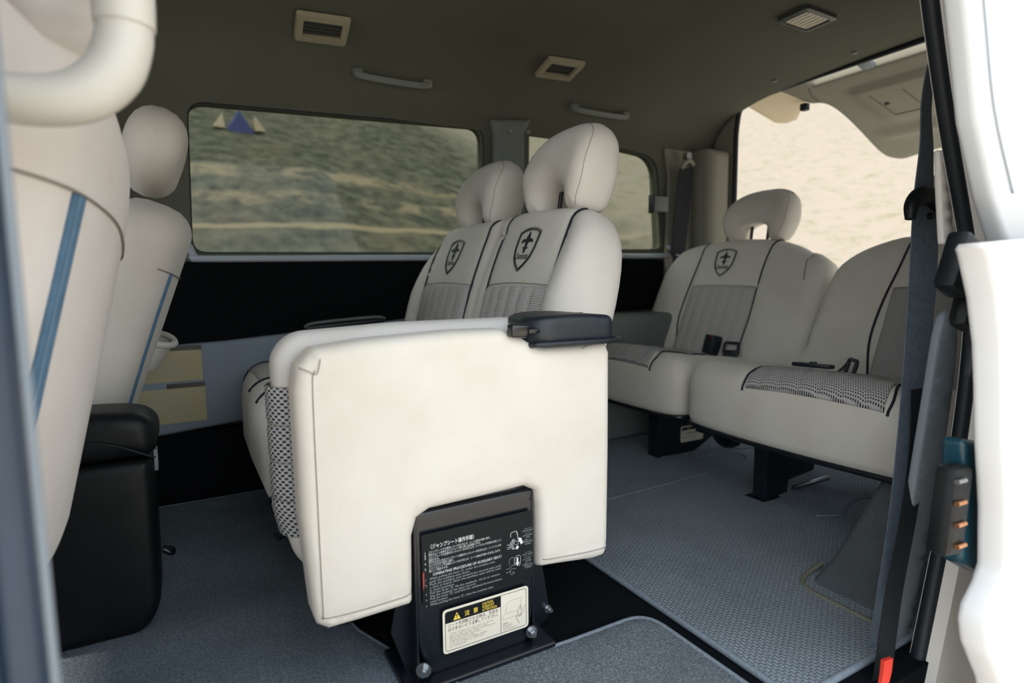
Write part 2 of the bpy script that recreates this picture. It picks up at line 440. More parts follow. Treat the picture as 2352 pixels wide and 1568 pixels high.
    def piping(s, name, pts, r, mat, parent, k=5, closed=False, lift=0.0018, n=6):
        v, f = tube_vf(s.line(pts, k, closed, lift), r, n, closed); return mk(name, v, f, mat, parent)

_tc = {}
def text_vf(s, size, bold=0.0):
    key = (s, bold)
    if key not in _tc:
        c = bpy.data.curves.new('t', 'FONT'); c.body = s; c.size = 1.0; c.offset = bold; c.resolution_u = 2; c.space_line = 1.0
        o = bpy.data.objects.new('t', c); COL.objects.link(o)
        me = bpy.data.meshes.new_from_object(o)
        _tc[key] = (np.array([tuple(v.co)[:2] for v in me.vertices]).reshape(-1, 2), [tuple(p.vertices) for p in me.polygons])
        bpy.data.objects.remove(o); bpy.data.curves.remove(c); bpy.data.meshes.remove(me)
    v, f = _tc[key]; return v * size, f
class Deco:
    """flat artwork on a plane: o + u*U + v*V + lift*N, joined into one mesh"""
    def __init__(s, o, U, V, Nn): s.o = np.array(o, float); s.U = np.array(U, float); s.V = np.array(V, float); s.N = np.array(Nn, float); s.mb = MB()
    def P(s, uv, l): uv = np.atleast_2d(uv); return s.o + uv[:, :1] * s.U + uv[:, 1:2] * s.V + l * s.N
    def text(s, txt, u, v, size, mat, l=0.0012, width=None, bold=0.0, center=False):
        vv, ff = text_vf(txt, size, bold); vv = vv.copy()
        if len(vv) == 0: return
        w = vv[:, 0].max()
        if width: vv[:, 0] *= width / w; w = width
        if center: vv[:, 0] -= w / 2
        s.mb.add(s.P(vv + np.array([u, v]), l), ff, mat)
    def poly(s, pts, mat, l=0.001, th=0.0006):
        a = s.P(np.array(pts, float), l); b = s.P(np.array(pts, float), l - th); n = len(pts)
        s.mb.add(list(a) + list(b), [tuple(range(n)), tuple(range(2 * n - 1, n - 1, -1))] + [(i, n + i, n + (i + 1) % n, (i + 1) % n) for i in range(n)], mat)
    def line(s, pts, r, mat, l=0.0012, closed=False, k=0):
        q = curve2(pts, k, closed) if k else pts
        v, f = tube_vf([tuple(x) for x in s.P(np.array(q, float), l)], r, 4, closed); s.mb.add(v, f, mat)
    def build(s, name, parent): return s.mb.build(name, parent, smooth=False)

# ================================================================== OUTSIDE
def hill_mat():
    m, nt, b = newmat('dry_grass_hillside', 1.0, 0.05)
    tc = nt.nodes.new('ShaderNodeTexCoord'); g = nt.nodes.new('ShaderNodeNewGeometry')
    mp = nt.nodes.new('ShaderNodeMapping'); mp.inputs['Scale'].default_value = (2.4, 1.7, 1.7); nt.links.new(g.outputs['Position'], mp.inputs[0])
    n1 = N(nt, 'ShaderNodeTexNoise', Scale=1.4, Detail=8, Roughness=0.65); nt.links.new(mp.outputs[0], n1.inputs['Vector'])
    n2 = N(nt, 'ShaderNodeTexNoise', Scale=0.28, Detail=4); nt.links.new(mp.outputs[0], n2.inputs['Vector'])
    n3 = N(nt, 'ShaderNodeTexNoise', Scale=0.9, Detail=3); nt.links.new(mp.outputs[0], n3.inputs['Vector'])
    base = mix(nt, ramp(nt, n1.outputs[0], 0.36, 0.64), (0.038, 0.043, 0.034, 1), (0.125, 0.120, 0.092, 1))
    base = mix(nt, math_(nt, 'MULTIPLY', ramp(nt, n2.outputs[0], 0.48, 0.72), 0.35), base, (0.20, 0.155, 0.11, 1))
    sx = nt.nodes.new('ShaderNodeSeparateXYZ'); nt.links.new(g.outputs['Position'], sx.inputs[0])
    yy = math_(nt, 'ADD', sx.outputs[1], math_(nt, 'MULTIPLY', n2.outputs[0], 0.6))
    for (c, w, amt) in ((10.55, 0.13, 0.9), (11.6, 0.35, 0.7), (12.9, 0.5, 0.8)):
        band = ramp(nt, math_(nt, 'ABSOLUTE', math_(nt, 'SUBTRACT', yy, c)), w, w * 0.4)
        pt = ramp(nt, n3.outputs[0], 0.42, 0.58) if w > 0.2 else 1.0
        base = mix(nt, math_(nt, 'MULTIPLY', math_(nt, 'MULTIPLY', band, amt), pt), base, (0.27, 0.215, 0.15, 1))
    pale = mix(nt, ramp(nt, n1.outputs[0], 0.30, 0.50), (0.20, 0.185, 0.12, 1), (0.275, 0.238, 0.196, 1))
    base = mix(nt, ramp(nt, sx.outputs[1], 4.0, 1.5), base, (0.60, 0.53, 0.44, 1))  # pale sand added on the unseen near side to bounce light into the van
    fx = ramp(nt, sx.outputs[0], 7.0, 10.0)
    nt.links.new(mix(nt, fx, base, pale), b.inputs['Base Color'])
    return m
M['hill'] = hill_mat()
def terrain():
    xs = np.concatenate([np.linspace(-60, -8, 14), np.linspace(-6, 16, 45), np.linspace(18, 90, 30)])
    ys = np.concatenate([np.linspace(-60, -4, 12), np.linspace(-2, 20, 45), np.linspace(22, 90, 30)])
    rnd = np.random.RandomState(2)
    V = []
    for x in xs:
        for y in ys:
            z = -0.62
            dy = max(0, y - 4.5); dx = max(0, x - 5.5)
            d = (dy ** 2.2 + dx ** 2.2) ** (1 / 2.2)
            z += (0.44 - 0.09 * min(1, dx / (dx + dy + 0.1) * 1.3)) * d * (1 - math.exp(-d / 3.0)) * (1 if d < 60 else 60 / d)
            z += 0.12 * math.sin(x * 0.7) * math.cos(y * 0.5) * min(1, d / 4) + rnd.uniform(-0.05, 0.05) * min(1, d / 3)
            V.append((x, y, z))
    ny = len(ys); Fc = [(i * ny + j, (i + 1) * ny + j, (i + 1) * ny + j + 1, i * ny + j + 1) for i in range(len(xs) - 1) for j in range(ny - 1)]
    return struct(mk('ground', V, Fc, M['hill']))
terrain()
# small tent on the far slope
def tent():
    t = empty('camping_tent', (1.42, 15.8, 4.2), 'blurred blue tent with sand coloured fly on the hillside, seen through the long side window', 'tent')
    x, y, z = 0.0, 0.0, 0.0; K = 0.9; S_ = lambda L: [(1.42 + a * K, 15.8 + b * K, 4.22 + c * K) for a, b, c in L]
    mk('inner_tent', S_([(x - .3, y, z), (x + .35, y, z), (x + .35, y + 1, z + .3), (x - .3, y + 1, z + .3), (x, y + .2, z + .62), (x + .1, y + .9, z + .8)]),
       [(0, 1, 4), (1, 2, 5, 4), (2, 3, 5), (3, 0, 4, 5), (0, 3, 2, 1)], M['tent_blue'], t, smooth=False)
    for s in (-1, 1):
        mk('tent_fly', S_([(x + s * .36, y + .05, z + .1), (x + s * .66, y + .1, z + .12), (x + s * .40, y + .3, z + .55), (x + s * .36, y + .3, z + .1), (x + s * .62, y + .3, z + .13), (x + s * .38, y + .4, z + .5)]),
           [(0, 1, 2), (3, 5, 4), (0, 3, 4, 1), (1, 4, 5, 2), (2, 5, 3, 0)], M['tent_tan'], t, smooth=False)
tent()

# ================================================================== VAN SHELL
X0, X1 = -1.3, 2.2
# floor
struct(box('floor', ((X0 + 2.35) / 2, 1.24, -0.03), (2.35 - X0, 1.54, 0.06), M['blackcarpet'], bev=0))
# right side wall (far side): band with two window openings, CDT plate in the x-z plane
def xz_plate(name, outer, holes, y0, y1, mat, g=0.2, prof=None):
    pts = []; faces = []
    def addloop(l, h=0.03):
        d = densify(l, h); i0 = len(pts); pts.extend([tuple(p) for p in d]); return list(range(i0, len(pts)))
    loops = [addloop(outer, 0.1)] + [addloop(hh) for hh in holes]
    edges = [(l[i], l[(i + 1) % len(l)]) for l in loops for i in range(len(l))]
    res = delaunay_2d_cdt([Vector(p) for p in pts], edges, [], 0, 1e-7)
    V2 = [tuple(v) for v in res[0]]; F2 = []
    for f in res[2]:
        c = np.mean([V2[i] for i in f], axis=0)[None]
        if inside(c, outer)[0] and not any(inside(c, hh)[0] for hh in holes): F2.append(tuple(f))
    m = len(V2); V = [(x, y0, z) for x, z in V2] + [(x, y1, z) for x, z in V2]
    Fc = list(F2) + [tuple(m + k for k in reversed(f)) for f in F2]
    cnt = set((f[i], f[(i + 1) % len(f)]) for f in F2 for i in range(len(f)))
    for (i, j) in cnt:
        if (j, i) not in cnt: Fc.append((j, i, m + i, m + j))
    return V, Fc
win1 = rounded([(0.028, 0.738), (1.0, 0.752), (1.006, 1.214), (0.040, 1.178)], [0.045, 0.03, 0.05, 0.05])
win2 = rounded([(1.19, 0.765), (1.895, 0.778), (1.86, 1.185), (1.20, 1.235)], [0.03, 0.04, 0.09, 0.04])
wb = rounded([(-1.15, 0.735), (-0.35, 0.735), (-0.3, 1.16), (-0.9, 1.16)], 0.04)
V, Fc = xz_plate('w', [(X0, -0.05), (X1 + 0.15, -0.05), (X1 + 0.15, 1.22), (X0, 1.22)], [win1, win2, wb], 2.0, 2.06, None)
struct(mk('wall_right', V, Fc, M['headliner'], autos=R(30)))
def win(name, poly):
    r = empty(name, (np.mean([p[0] for p in poly]), 2.0, min(p[1] for p in poly))); r['kind'] = 'structure'
    A = np.array(densify(poly, 0.03)); n = len(A); V = [(x, 2.035, z) for x, z in A] + [(x, 2.040, z) for x, z in A]
    mk('pane', V, [tuple(range(n)), tuple(range(2 * n - 1, n - 1, -1))] + [(i, (i + 1) % n, n + (i + 1) % n, n + i) for i in range(n)], M['glass'], r, smooth=False)
    v, f = tube_vf([(x, 2.006, z) for x, z in A], 0.0045, 6, True); mk('window_seal', v, f, M['seal_dark'], r)
    return r
win('window_1', win1); win('window_2', win2); win('window_3', wb)
# headliner profile, extruded along x
prof = [(2.0, 1.20), (1.985, 1.27), (1.94, 1.33), (1.86, 1.375), (1.7, 1.41), (1.4, 1.43), (1.0, 1.44), (0.66, 1.42), (0.54, 1.38), (0.48, 1.30)]
pp = [(v.x, v.y) for v in catmull([(a, b, 0) for a, b in prof], 4)]
V = []; Fc = []; nx = 8; xs = np.linspace(X0, 2.2, nx)
for x in xs:
    for y, z in pp: V.append((x, y, z))
for x in xs:
    for y, z in pp: V.append((x, y + (0.05 if y > 1.8 else (-0.05 if y < .6 else 0)), z + 0.05))
m = len(pp); K = nx * m
for i in range(nx - 1):
    for j in range(m - 1):
        q = (i * m + j, (i + 1) * m + j, (i + 1) * m + j + 1, i * m + j + 1); Fc.append(q); Fc.append(tuple(K + k for k in reversed(q)))
struct(mk('ceiling', V, Fc, M['headliner']))
# front bulkhead closing the cab
V, Fc = xz_plate('g', [(0.46, -0.05), (2.02, -0.05), (2.02, 1.45), (0.46, 1.45)], [rounded([(0.58, 0.62), (1.90, 0.62), (1.84, 1.30), (0.64, 1.30)], 0.08)], 0, 0.05, None)
struct(mk('wall_front', [(X0 - y, x, z) for x, y, z in V], Fc, M['trimgrey'], autos=R(30)))
# rear wall with tailgate opening (plate in y-z)
ro = rounded([(0.62, 0.42), (1.868, 0.42), (1.870, 1.30), (1.852, 1.418), (1.54, 1.428), (1.11, 1.434), (0.66, 1.42)], [0.05, 0.05, 0.04, 0.06, 0, 0, 0.08])
V, Fc = xz_plate('r', [(0.45, -0.06), (2.06, -0.06), (2.06, 1.25), (1.95, 1.42), (1.8, 1.5), (0.6, 1.5), (0.45, 1.3)], [ro], 0, 0.1, None)
V = [(2.2 + y, x, z) for x, y, z in V]
V = [(x if x < 2.25 else 2.215, y, z) for x, y, z in V]
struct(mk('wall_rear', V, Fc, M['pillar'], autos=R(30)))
A = densify(ro, 0.03); v, f = tube_vf([(2.203, y, z) for y, z in A], 0.011, 6, True); struct(mk('trim_1', v, f, M['seal_dark']))
# D pillar lining (cream) along the far wall between rear side window and tailgate
Bp = Body((0, 1.985, 0), (1, 0, 0), (0, 0, 1), (0, -1, 0), rounded([(1.90, 0.45), (2.2, 0.45), (2.2, 1.225), (1.885, 1.225), (1.915, 1.10)], 0.02), 0.02, 0.01)
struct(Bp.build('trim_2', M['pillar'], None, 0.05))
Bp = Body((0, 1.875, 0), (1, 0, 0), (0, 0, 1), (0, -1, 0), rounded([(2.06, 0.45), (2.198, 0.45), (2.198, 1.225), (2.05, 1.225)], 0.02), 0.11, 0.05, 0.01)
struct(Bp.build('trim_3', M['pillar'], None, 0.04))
# pillar between the two side windows
Bp = Body((0, 1.965, 0), (1, 0, 0), (0, 0, 1), (0, -1, 0), rounded([(1.035, 0.72), (1.165, 0.72), (1.165, 1.20), (1.20, 1.26), (1.02, 1.24), (1.035, 1.19)], 0.015), 0.034, 0.02, 0.003)
o = struct(Bp.build('trim_4', M['trimgrey'], None, 0.04))
for (x, z) in ((1.094, 1.199), (1.172, 1.205)):
    tag(tube('trim_screw', [(x, 1.966, z), (x, 1.955, z)], 0.006, M['beigeplastic'], None, 12), 'tiny cream screw cap on the %s edge of the pillar between the side windows' % ('left' if x < 1.1 else 'right'), 'screw', 'screw caps on the window pillar')
# silver sill under the long window, black door card, slate lower panel
v, f = tube_vf([(0.02, 1.985, 0.76), (0.035, 1.985, 0.728), (0.07, 1.982, 0.721), (0.6, 1.982, 0.729), (1.05, 1.982, 0.735)], 0.0105, 8, False, 4)
struct(mk('trim_5', v, f, M['silltrim']))
Bp = Body((0, 1.975, 0), (1, 0, 0), (0, 0, 1), (0, -1, 0), [(-0.5, 0.40), (1.25, 0.45), (1.25, 0.722), (-0.5, 0.708)], 0.024, 0.006)
struct(Bp.build('trim_6', M['blacktrim'], None, 0.1))
Bp = Body((0, 1.975, 0), (1, 0, 0), (0, 0, 1), (0, -1, 0), rounded([(1.25, 0.50), (1.885, 0.52), (1.885, 0.735), (1.25, 0.733)], 0.02), 0.024, 0.006)
struct(Bp.build('trim_7', M['blacktrim'], None, 0.1))
v, f = tube_vf([(1.17, 1.98, 0.748), (1.88, 1.98, 0.752), (1.915, 1.98, 0.80)], 0.011, 8, False, 4); struct(mk('trim_8', v, f, M['silltrim']))
shelf = Body((0, 1.95, 0), (1, 0, 0), (0, 0, 1), (0, -1, 0), [(-0.5, 0.17), (0.14, 0.226), (0.9, 0.30), (1.15, 0.30), (1.15, 0.53), (0.8, 0.53), (0.5, 0.505), (0.1, 0.475), (-0.5, 0.455)], 0.049, 0.012)
struct(shelf.build('wall_right_lower', M['greyplastic'], None, 0.08))
struct(box('trim_9', (1.66, 1.89, 0.26), (0.62, 0.20, 0.50), M['trimgrey'], bev=0.03))
# pull handle slot on the shelf
b_ = MB(); b_.box((0.46, 1.945, 0.512), (0.26, 0.03, 0.012), M['blackplastic'], 0.004, Matrix.Rotation(-R(4), 3, 'Y')); b_.tube([(0.33, 1.94, 0.507), (0.36, 1.93, 0.520), (0.55, 1.93, 0.532), (0.59, 1.94, 0.525)], 0.005, M['trimgrey'], 6, False, 3)
tag(b_.build('door_pull'), 'slim black pull recess with grey lip on the side shelf below the long window', 'handle')
# aged stickers on the lower panel
def sticker(x0, x1, z0, z1, lab, seedr):
    d = Deco((x0, 1.9495, z0), (1, 0, 0), (0, 0, 1), (0, -1, 0)); w = x1 - x0; h = z1 - z0
    d.poly([(0, 0), (w, 0), (w, h), (0, h)], M['stickeryellow'], 0.0008)
    d.poly([(0.45 * w, h), (w, h), (w, h + .014), (0.45 * w, h + .014)], M['labelblack'], 0.0009)
    rr = random.Random(seedr)
    for k in range(9):
        z = h - 0.014 - k * (h - 0.02) / 9
        d.poly([(0.06 * w, z), ((0.6 + 0.34 * rr.random()) * w, z), ((0.6 + 0.3 * rr.random()) * w, z + .0022), (0.06 * w, z + .0022)], M['ink_grey'], 0.0012, 0.0003)
    tag(d.build('instruction_sticker', None), lab, 'sticker', 'yellow stickers on the side panel')
sticker(-0.14, 0.036, 0.365, 0.455, 'upper of two aged yellow text stickers on the grey side panel behind the driver seat', 1)
sticker(-0.14, 0.040, 0.243, 0.345, 'lower of two aged yellow text stickers on the grey side panel, just above the carpet', 2)
# near side wall: rear quarter with curved door opening edge
open_c = [(0.80, 1.46), (0.90, 1.25), (0.972, 1.054), (1.042, 0.889), (1.135, 0.70), (1.165, 0.60), (1.165, 0.47), (1.142, 0.30), (1.104, 0.147), (1.05, -0.05)]
oc = [(v.x, v.y) for v in catmull([(a, b, 0) for a, b in open_c], 5)]
V, Fc = xz_plate('l', oc + [(1.04, -0.10), (2.3, -0.10), (2.3, 1.42), (0.82, 1.47)], [], 0.455, 0.50, None)
struct(mk('wall_left', V, Fc, M['jamb'], autos=R(30)))
def seal_strip(name, off, r, y, mat, i0=0, i1=None, side=1):
    q = [np.array(p) for p in oc]; pts = []
    for k, p in enumerate(q):
        t = q[min(k + 1, len(q) - 1)] - q[max(k - 1, 0)]; t = t / np.linalg.norm(t); nn = np.array([-t[1], t[0]])
        if nn[0] < 0: nn = -nn
        pts.append((p[0] + nn[0] * off, y, p[1] + nn[1] * off))
    v, f = tube_vf(pts[i0:i1], r, 10, False); return mk(name, v, f, mat)
struct(seal_strip('trim_10', 0.004, 0.013, 0.487, M['seal_dark']))
struct(seal_strip('trim_11', 0.022, 0.014, 0.462, M['seal'], 0, 26))
struct(seal_strip('trim_12', 0.044, 0.016, 0.452, M['seal'], 0, 25))
struct(seal_strip('trim_20', 0.018, 0.0045, 0.446, M['seal_light'], 0, 22))
# door header and door sill on the near side, front door area
struct(box('wall_left_header', (-0.2, 0.47, 1.40), (2.1, 0.08, 0.12), M['jamb'], bev=0.02))
struct(box('trim_13', (0.2, 0.43, -0.075), (1.8, 0.10, 0.05), M['jamb'], bev=0.01))
# lower C pillar lining: slate strip inside the seal
gp = [(1.105, 0.62), (1.105, 0.53), (1.088, 0.43), (1.05, 0.307), (1.02, 0.22), (0.965, -0.02)]
go = [(0.905, -0.02), (0.975, 0.20), (1.03, 0.36), (1.075, 0.52), (1.085, 0.62)]
Bp = Body((0, 0.520, 0), (1, 0, 0), (0, 0, 1), (0, -1, 0), curve2([(1.15, 0.58), (1.20, 0.56), (1.20, 0.45), (1.17, 0.27), (1.10, -0.0), (1.035, -0.0), (1.075, 0.20), (1.115, 0.42)], 4), 0.015, 0.006, 0.004)
struct(Bp.build('trim_14', M['slate'], None, 0.04))
# closed front part of the near side, with its window
V, Fc = xz_plate('f', [(X0, -0.10), (-0.19, -0.10), (-0.19, 1.34), (X0, 1.34)], [rounded([(-1.15, 0.78), (-0.45, 0.78), (-0.45, 1.12), (-1.0, 1.12)], 0.05)], 0.42, 0.48, None)
struct(mk('wall_left_front', V, Fc, M['jamb'], autos=R(30)))
struct(box('trim_21', (0.35, 1.972, 0.10), (2.6, 0.05, 0.22), M['blackcarpet'], bev=0.0))
# B pillar at the left edge of the opening
b_ = MB(); b_.box((-0.149, 0.44, 0.62), (0.10, 0.10, 1.56), M['jamb'], 0.012)
struct(b_.build('wall_left_pillar'))
struct(tube('trim_15', [(-0.0795, 0.402, -0.1), (-0.0795, 0.402, 1.36)], 0.0050, M['rimblue'], None, 8))
struct(tube('trim_16', [(-0.0885, 0.391, -0.1), (-0.0885, 0.391, 1.36)], 0.0115, M['seal'], None, 8))
struct(tube('trim_17', [(-0.1055, 0.380, -0.1), (-0.1055, 0.380, 1.36)], 0.010, M['seal_light'], None, 8))
Bp = Body((0, 0.515, 0), (1, 0, 0), (0, 0, 1), (0, -1, 0), rounded([(1.090, 0.855), (1.113, 0.855), (1.138, 0.783), (1.154, 0.704), (1.122, 0.703), (1.101, 0.795)], 0.004), 0.012, 0.004)
struct(Bp.build('trim_22', M['jamb'], None, 0.03))
# wheel arch lining on the near side (charcoal felt)
arch = [(1.10, 0.0), (2.19, 0.0), (2.19, 0.42), (1.80, 0.40), (1.55, 0.33), (1.36, 0.17), (1.22, 0.05)]
Bp = Body((0, 0.74, 0), (1, 0, 0), (0, 0, 1), (0, 1, 0), arch, 0.235, 0.03, 0.02)
struct(Bp.build('trim_18', M['archcarpet'], None, 0.05))
struct(tube('trim_19', [(1.20, 0.752, 0.018), (1.125, 0.742, 0.010), (1.09, 0.71, 0.008), (1.085, 0.64, 0.008), (1.085, 0.55, 0.008)], 0.006, M['bindbeige'], None, 8, False, 5))

# ================================================================== FLOOR COVERINGS
def flat_mat(name, poly, z, T, mat, lab, cat, bind=None, br=0.006, bump=None, g=0.03):
    e = empty(name, (np.mean([p[0] for p in poly]), np.mean([p[1] for p in poly]), z), lab, cat)
    b = Body((0, 0, z + T), (1, 0, 0), (0, 1, 0), (0, 0, 1), poly, T, T * 0.6, 0.001, bump)
    b.build('mat_pile', mat, e, g)
    if bind: b.filt = False; b.piping('binding', list(poly), br, bind, e, 0, True, 0.001); b.filt = True
    return e, b
def wob(x, y):
    return 0.012 * math.exp(-((x - 1.72) ** 2 / 0.02 + (y - 1.40) ** 2 / 0.012)) + 0.012 * math.exp(-(((x - 1.62) - 0.5 * (1.0 - y)) ** 2 / 0.004 + (y - 0.97) ** 2 / 0.02)) + 0.010 * math.exp(-((x - 1.42) ** 2 / 0.008 + (y - 1.62) ** 2 / 0.02))
rm = rounded([(0.783, 0.52), (2.15, 0.52), (2.15, 1.95), (0.783, 1.95)], 0.03)
e, b = flat_mat('floor_mat', rm, 0.001, 0.009, M['wovenmat'], 'large woven grey floor mat with cloth edge under the rear bench seats', 'floor mat', M['binding'], 0.0065, wob, 0.025)
b.piping('mat_seam', [(0.79, 1.30), (1.1, 1.308), (1.42, 1.325), (1.62, 1.335), (1.70, 1.36), (1.68, 1.44), (1.56, 1.46)], 0.0022, M['binding'], e, 5)
b.piping('mat_seam', [(1.45, 0.93), (1.52, 0.90), (1.62, 0.93), (1.8, 0.90), (2.0, 0.86)], 0.003, M['binding'], e, 5)
b.piping('mat_seam', [(1.62, 1.47), (1.75, 1.44), (2.0, 1.40)], 0.003, M['binding'], e, 5)
sm = rounded([(0.345, 0.50), (0.745, 0.50), (0.742, 0.812), (0.52, 0.812), (0.345, 0.842)], [0.02, 0.06, 0.05, 0.06, 0.02])
flat_mat('floor_mat', sm, 0.001, 0.009, M['loopmat'], 'small heather grey floor mat with rounded corners in front of the folded jump seat', 'floor mat', M['binding'], 0.0065)
fm = rounded([(-0.9, 0.50), (0.315, 0.50), (0.315, 0.86), (0.24, 1.05), (0.24, 1.92), (-0.9, 1.92)], 0.03)
flat_mat('floor_mat', fm, 0.001, 0.008, M['carpet'], 'dark blue grey carpet mat on the floor left of the jump seat bracket', 'floor mat', M['binding'], 0.005)

# ================================================================== EMBLEM
FLEUR = [(0, 1.0), (-.045, .80), (-.10, .62), (-.085, .52), (-.14, .56), (-.24, .58), (-.34, .52), (-.38, .40), (-.34, .34), (-.30, .42), (-.22, .44), (-.14, .38), (-.06, .33), (-.045, .2), (-.04, .08),
         (-.12, .06), (-.2, .0), (-.1, -.01), (-.05, -.02), (-.05, -.1), (-.0, -.30), (.05, -.1), (.05, -.02), (.1, -.01), (.2, .0), (.12, .06), (.04, .08), (.045, .2), (.06, .33),
         (.14, .38), (.22, .44), (.30, .42), (.34, .34), (.38, .40), (.34, .52), (.24, .58), (.14, .56), (.085, .52), (.10, .62), (.045, .80)]
SHIELD = [(-.5, .42), (-.28, .50), (0, .53), (.28, .50), (.5, .42), (.5, .2), (.48, -.05), (.40, -.30), (.22, -.50), (0, -.66), (-.22, -.50), (-.40, -.30), (-.48, -.05), (-.5, .2)]
def emblem(body, cs, ct, w, parent, flip=-1, lw=0.0016):
    """embroidered shield; s runs opposite to reading direction when flip=-1"""
    mb = MB()
    def Q(p, lift): return body.at([(cs + flip * x, ct + y) for x, y in p], lift)
    def closed_tube(p, r, k=0):
        q = densify(p, 0.004); v, f = tube_vf([Vector(a) for a in Q(q, 0.0028)], r, 5, True); mb.add(v, f, M['thread'])
    sh = [(x * w, y * w * 1.02) for x, y in SHIELD]
    closed_tube(sh, lw)
    closed_tube([(x * 1.10, y * 1.09) for x, y in sh], lw * 0.55)
    fl = [(x * w * 0.72, y * w * 0.50 - w * 0.06 + w * .02) for x, y in FLEUR]
    a = Q(fl, 0.0042); b2 = Q(fl, 0.001); n = len(fl)
    from mathutils.geometry import tessellate_polygon
    tr = tessellate_polygon([[Vector((x, y, 0)) for x, y in fl]])
    mb.add(list(a) + list(b2), [tuple(t) for t in tr] + [(i, (i + 1) % n, n + (i + 1) % n, n + i) for i in range(n)], M['thread'])
    vv, ff = text_vf('Chamonix', 1.0, 0.02); vv = vv.copy(); vv[:, 0] = vv[:, 0] / vv[:, 0].max() * w * 0.66 - w * 0.345; vv[:, 1] = vv[:, 1] * w * 0.25 - w * 0.36
    vv[:, 0] += vv[:, 1] * 0.15 + 0.05 * w
    mb.add(Q(vv, 0.0040), ff, M['thread'])
    return mb.build('embroidered_crest', parent, smooth=False)

# ---- head restraint: horseshoe cushion
def headrest(parent, cy, zb, w, h, x, ang, T=0.10, gap=0.085, gaph=0.05, mat='velour', posts=True, n=(-1, 0, 0), rad=None, seam=True):
    a = R(ang); bdir = (math.sin(a), 0, math.cos(a)); nn = (-math.cos(a), 0, math.sin(a))
    hw = w / 2; g = gap / 2
    pts = [(-hw * .78, 0.0), (-hw * .97, h * .28), (-hw * 1.0, h * .52), (-hw * .90, h * .80), (-hw * .55, h * .98), (0, h * 1.02), (hw * .55, h * .98), (hw * .90, h * .80), (hw * 1.0, h * .52), (hw * .97, h * .28), (hw * .78, 0.0), (hw * .5, -0.005),
           (g * 1.05, 0.0), (g * .85, gaph * .7), (g * .3, gaph), (-g * .3, gaph), (-g * .85, gaph * .7), (-g * 1.05, 0.0), (-hw * .5, -0.005)]
    poly = curve2([(cy + x_, y_) for x_, y_ in pts], 4)
    def bump(s, t):
        u = (s - cy) / hw; v = t / h
        return 0.012 * (1 - u * u) * v - 0.020 * max(0, 1 - v) * (1 - u * u) + 0.006 - 0.055 * max(0, (v - .40) / .60) ** 1.5
    rf = min(0.045, T * 0.48)
    b = Body((x, 0, zb), (0, 1, 0), bdir, nn, poly, T, rf, rf * 0.95, bump)
    hr = b.build('head_restraint', M[mat], parent, 0.012, 0, 0.007)
    if seam:
        # stitched seam round the side
        inner = curve2([(cy + x_ * 0.93, y_ * 0.96 + h * .015) for x_, y_ in pts[:11]], 5, False)
        V = []
        for s_, t_ in densify(inner, 0.008, False):
            V.append(Vector(b.at([(s_, t_)], 0.0002)[0]))
        v, f = tube_vf(V, 0.0007, 4); mk('seam', v, f, M['stitch'], hr)
    if posts:
        o = Vector((x, 0, zb)) + Vector(bdir) * (gaph * 0.5) - Vector(nn) * T * 0.5
        for s in (-1, 1):
            p = Vector((x, cy + s * g * .62, zb)) - Vector(nn) * T * 0.55
            tube('head_restraint_post', [p - Vector(bdir) * 0.05, p + Vector(bdir) * (gaph + 0.03)], 0.006, M['blackmetal'], parent, 10)
    return hr, b

# ---- insert panel with pleats
def pleated(body, name, poly, mat, parent, ys, lo, hi, amp=0.006, wid=0.006, parts=None, lift=0.003):
    def bump(s, t):
        d = min(abs(s - y) for y in ys) if ys else 1
        return 0.004 - amp * math.exp(-(d / wid) ** 2)
    p = body.panel(name, poly, mat, parent, 0.012, 0.004, lift, bump, 0.008)
    for y in ys:
        q = [(y, lo + (hi - lo) * k / 8) for k in range(9)]
        v, f = tube_vf([Vector(a) for a in p.at(q, 0.0004)], 0.0008, 4); mk('stitch_line', v, f, M['stitch'], parent)
    return p

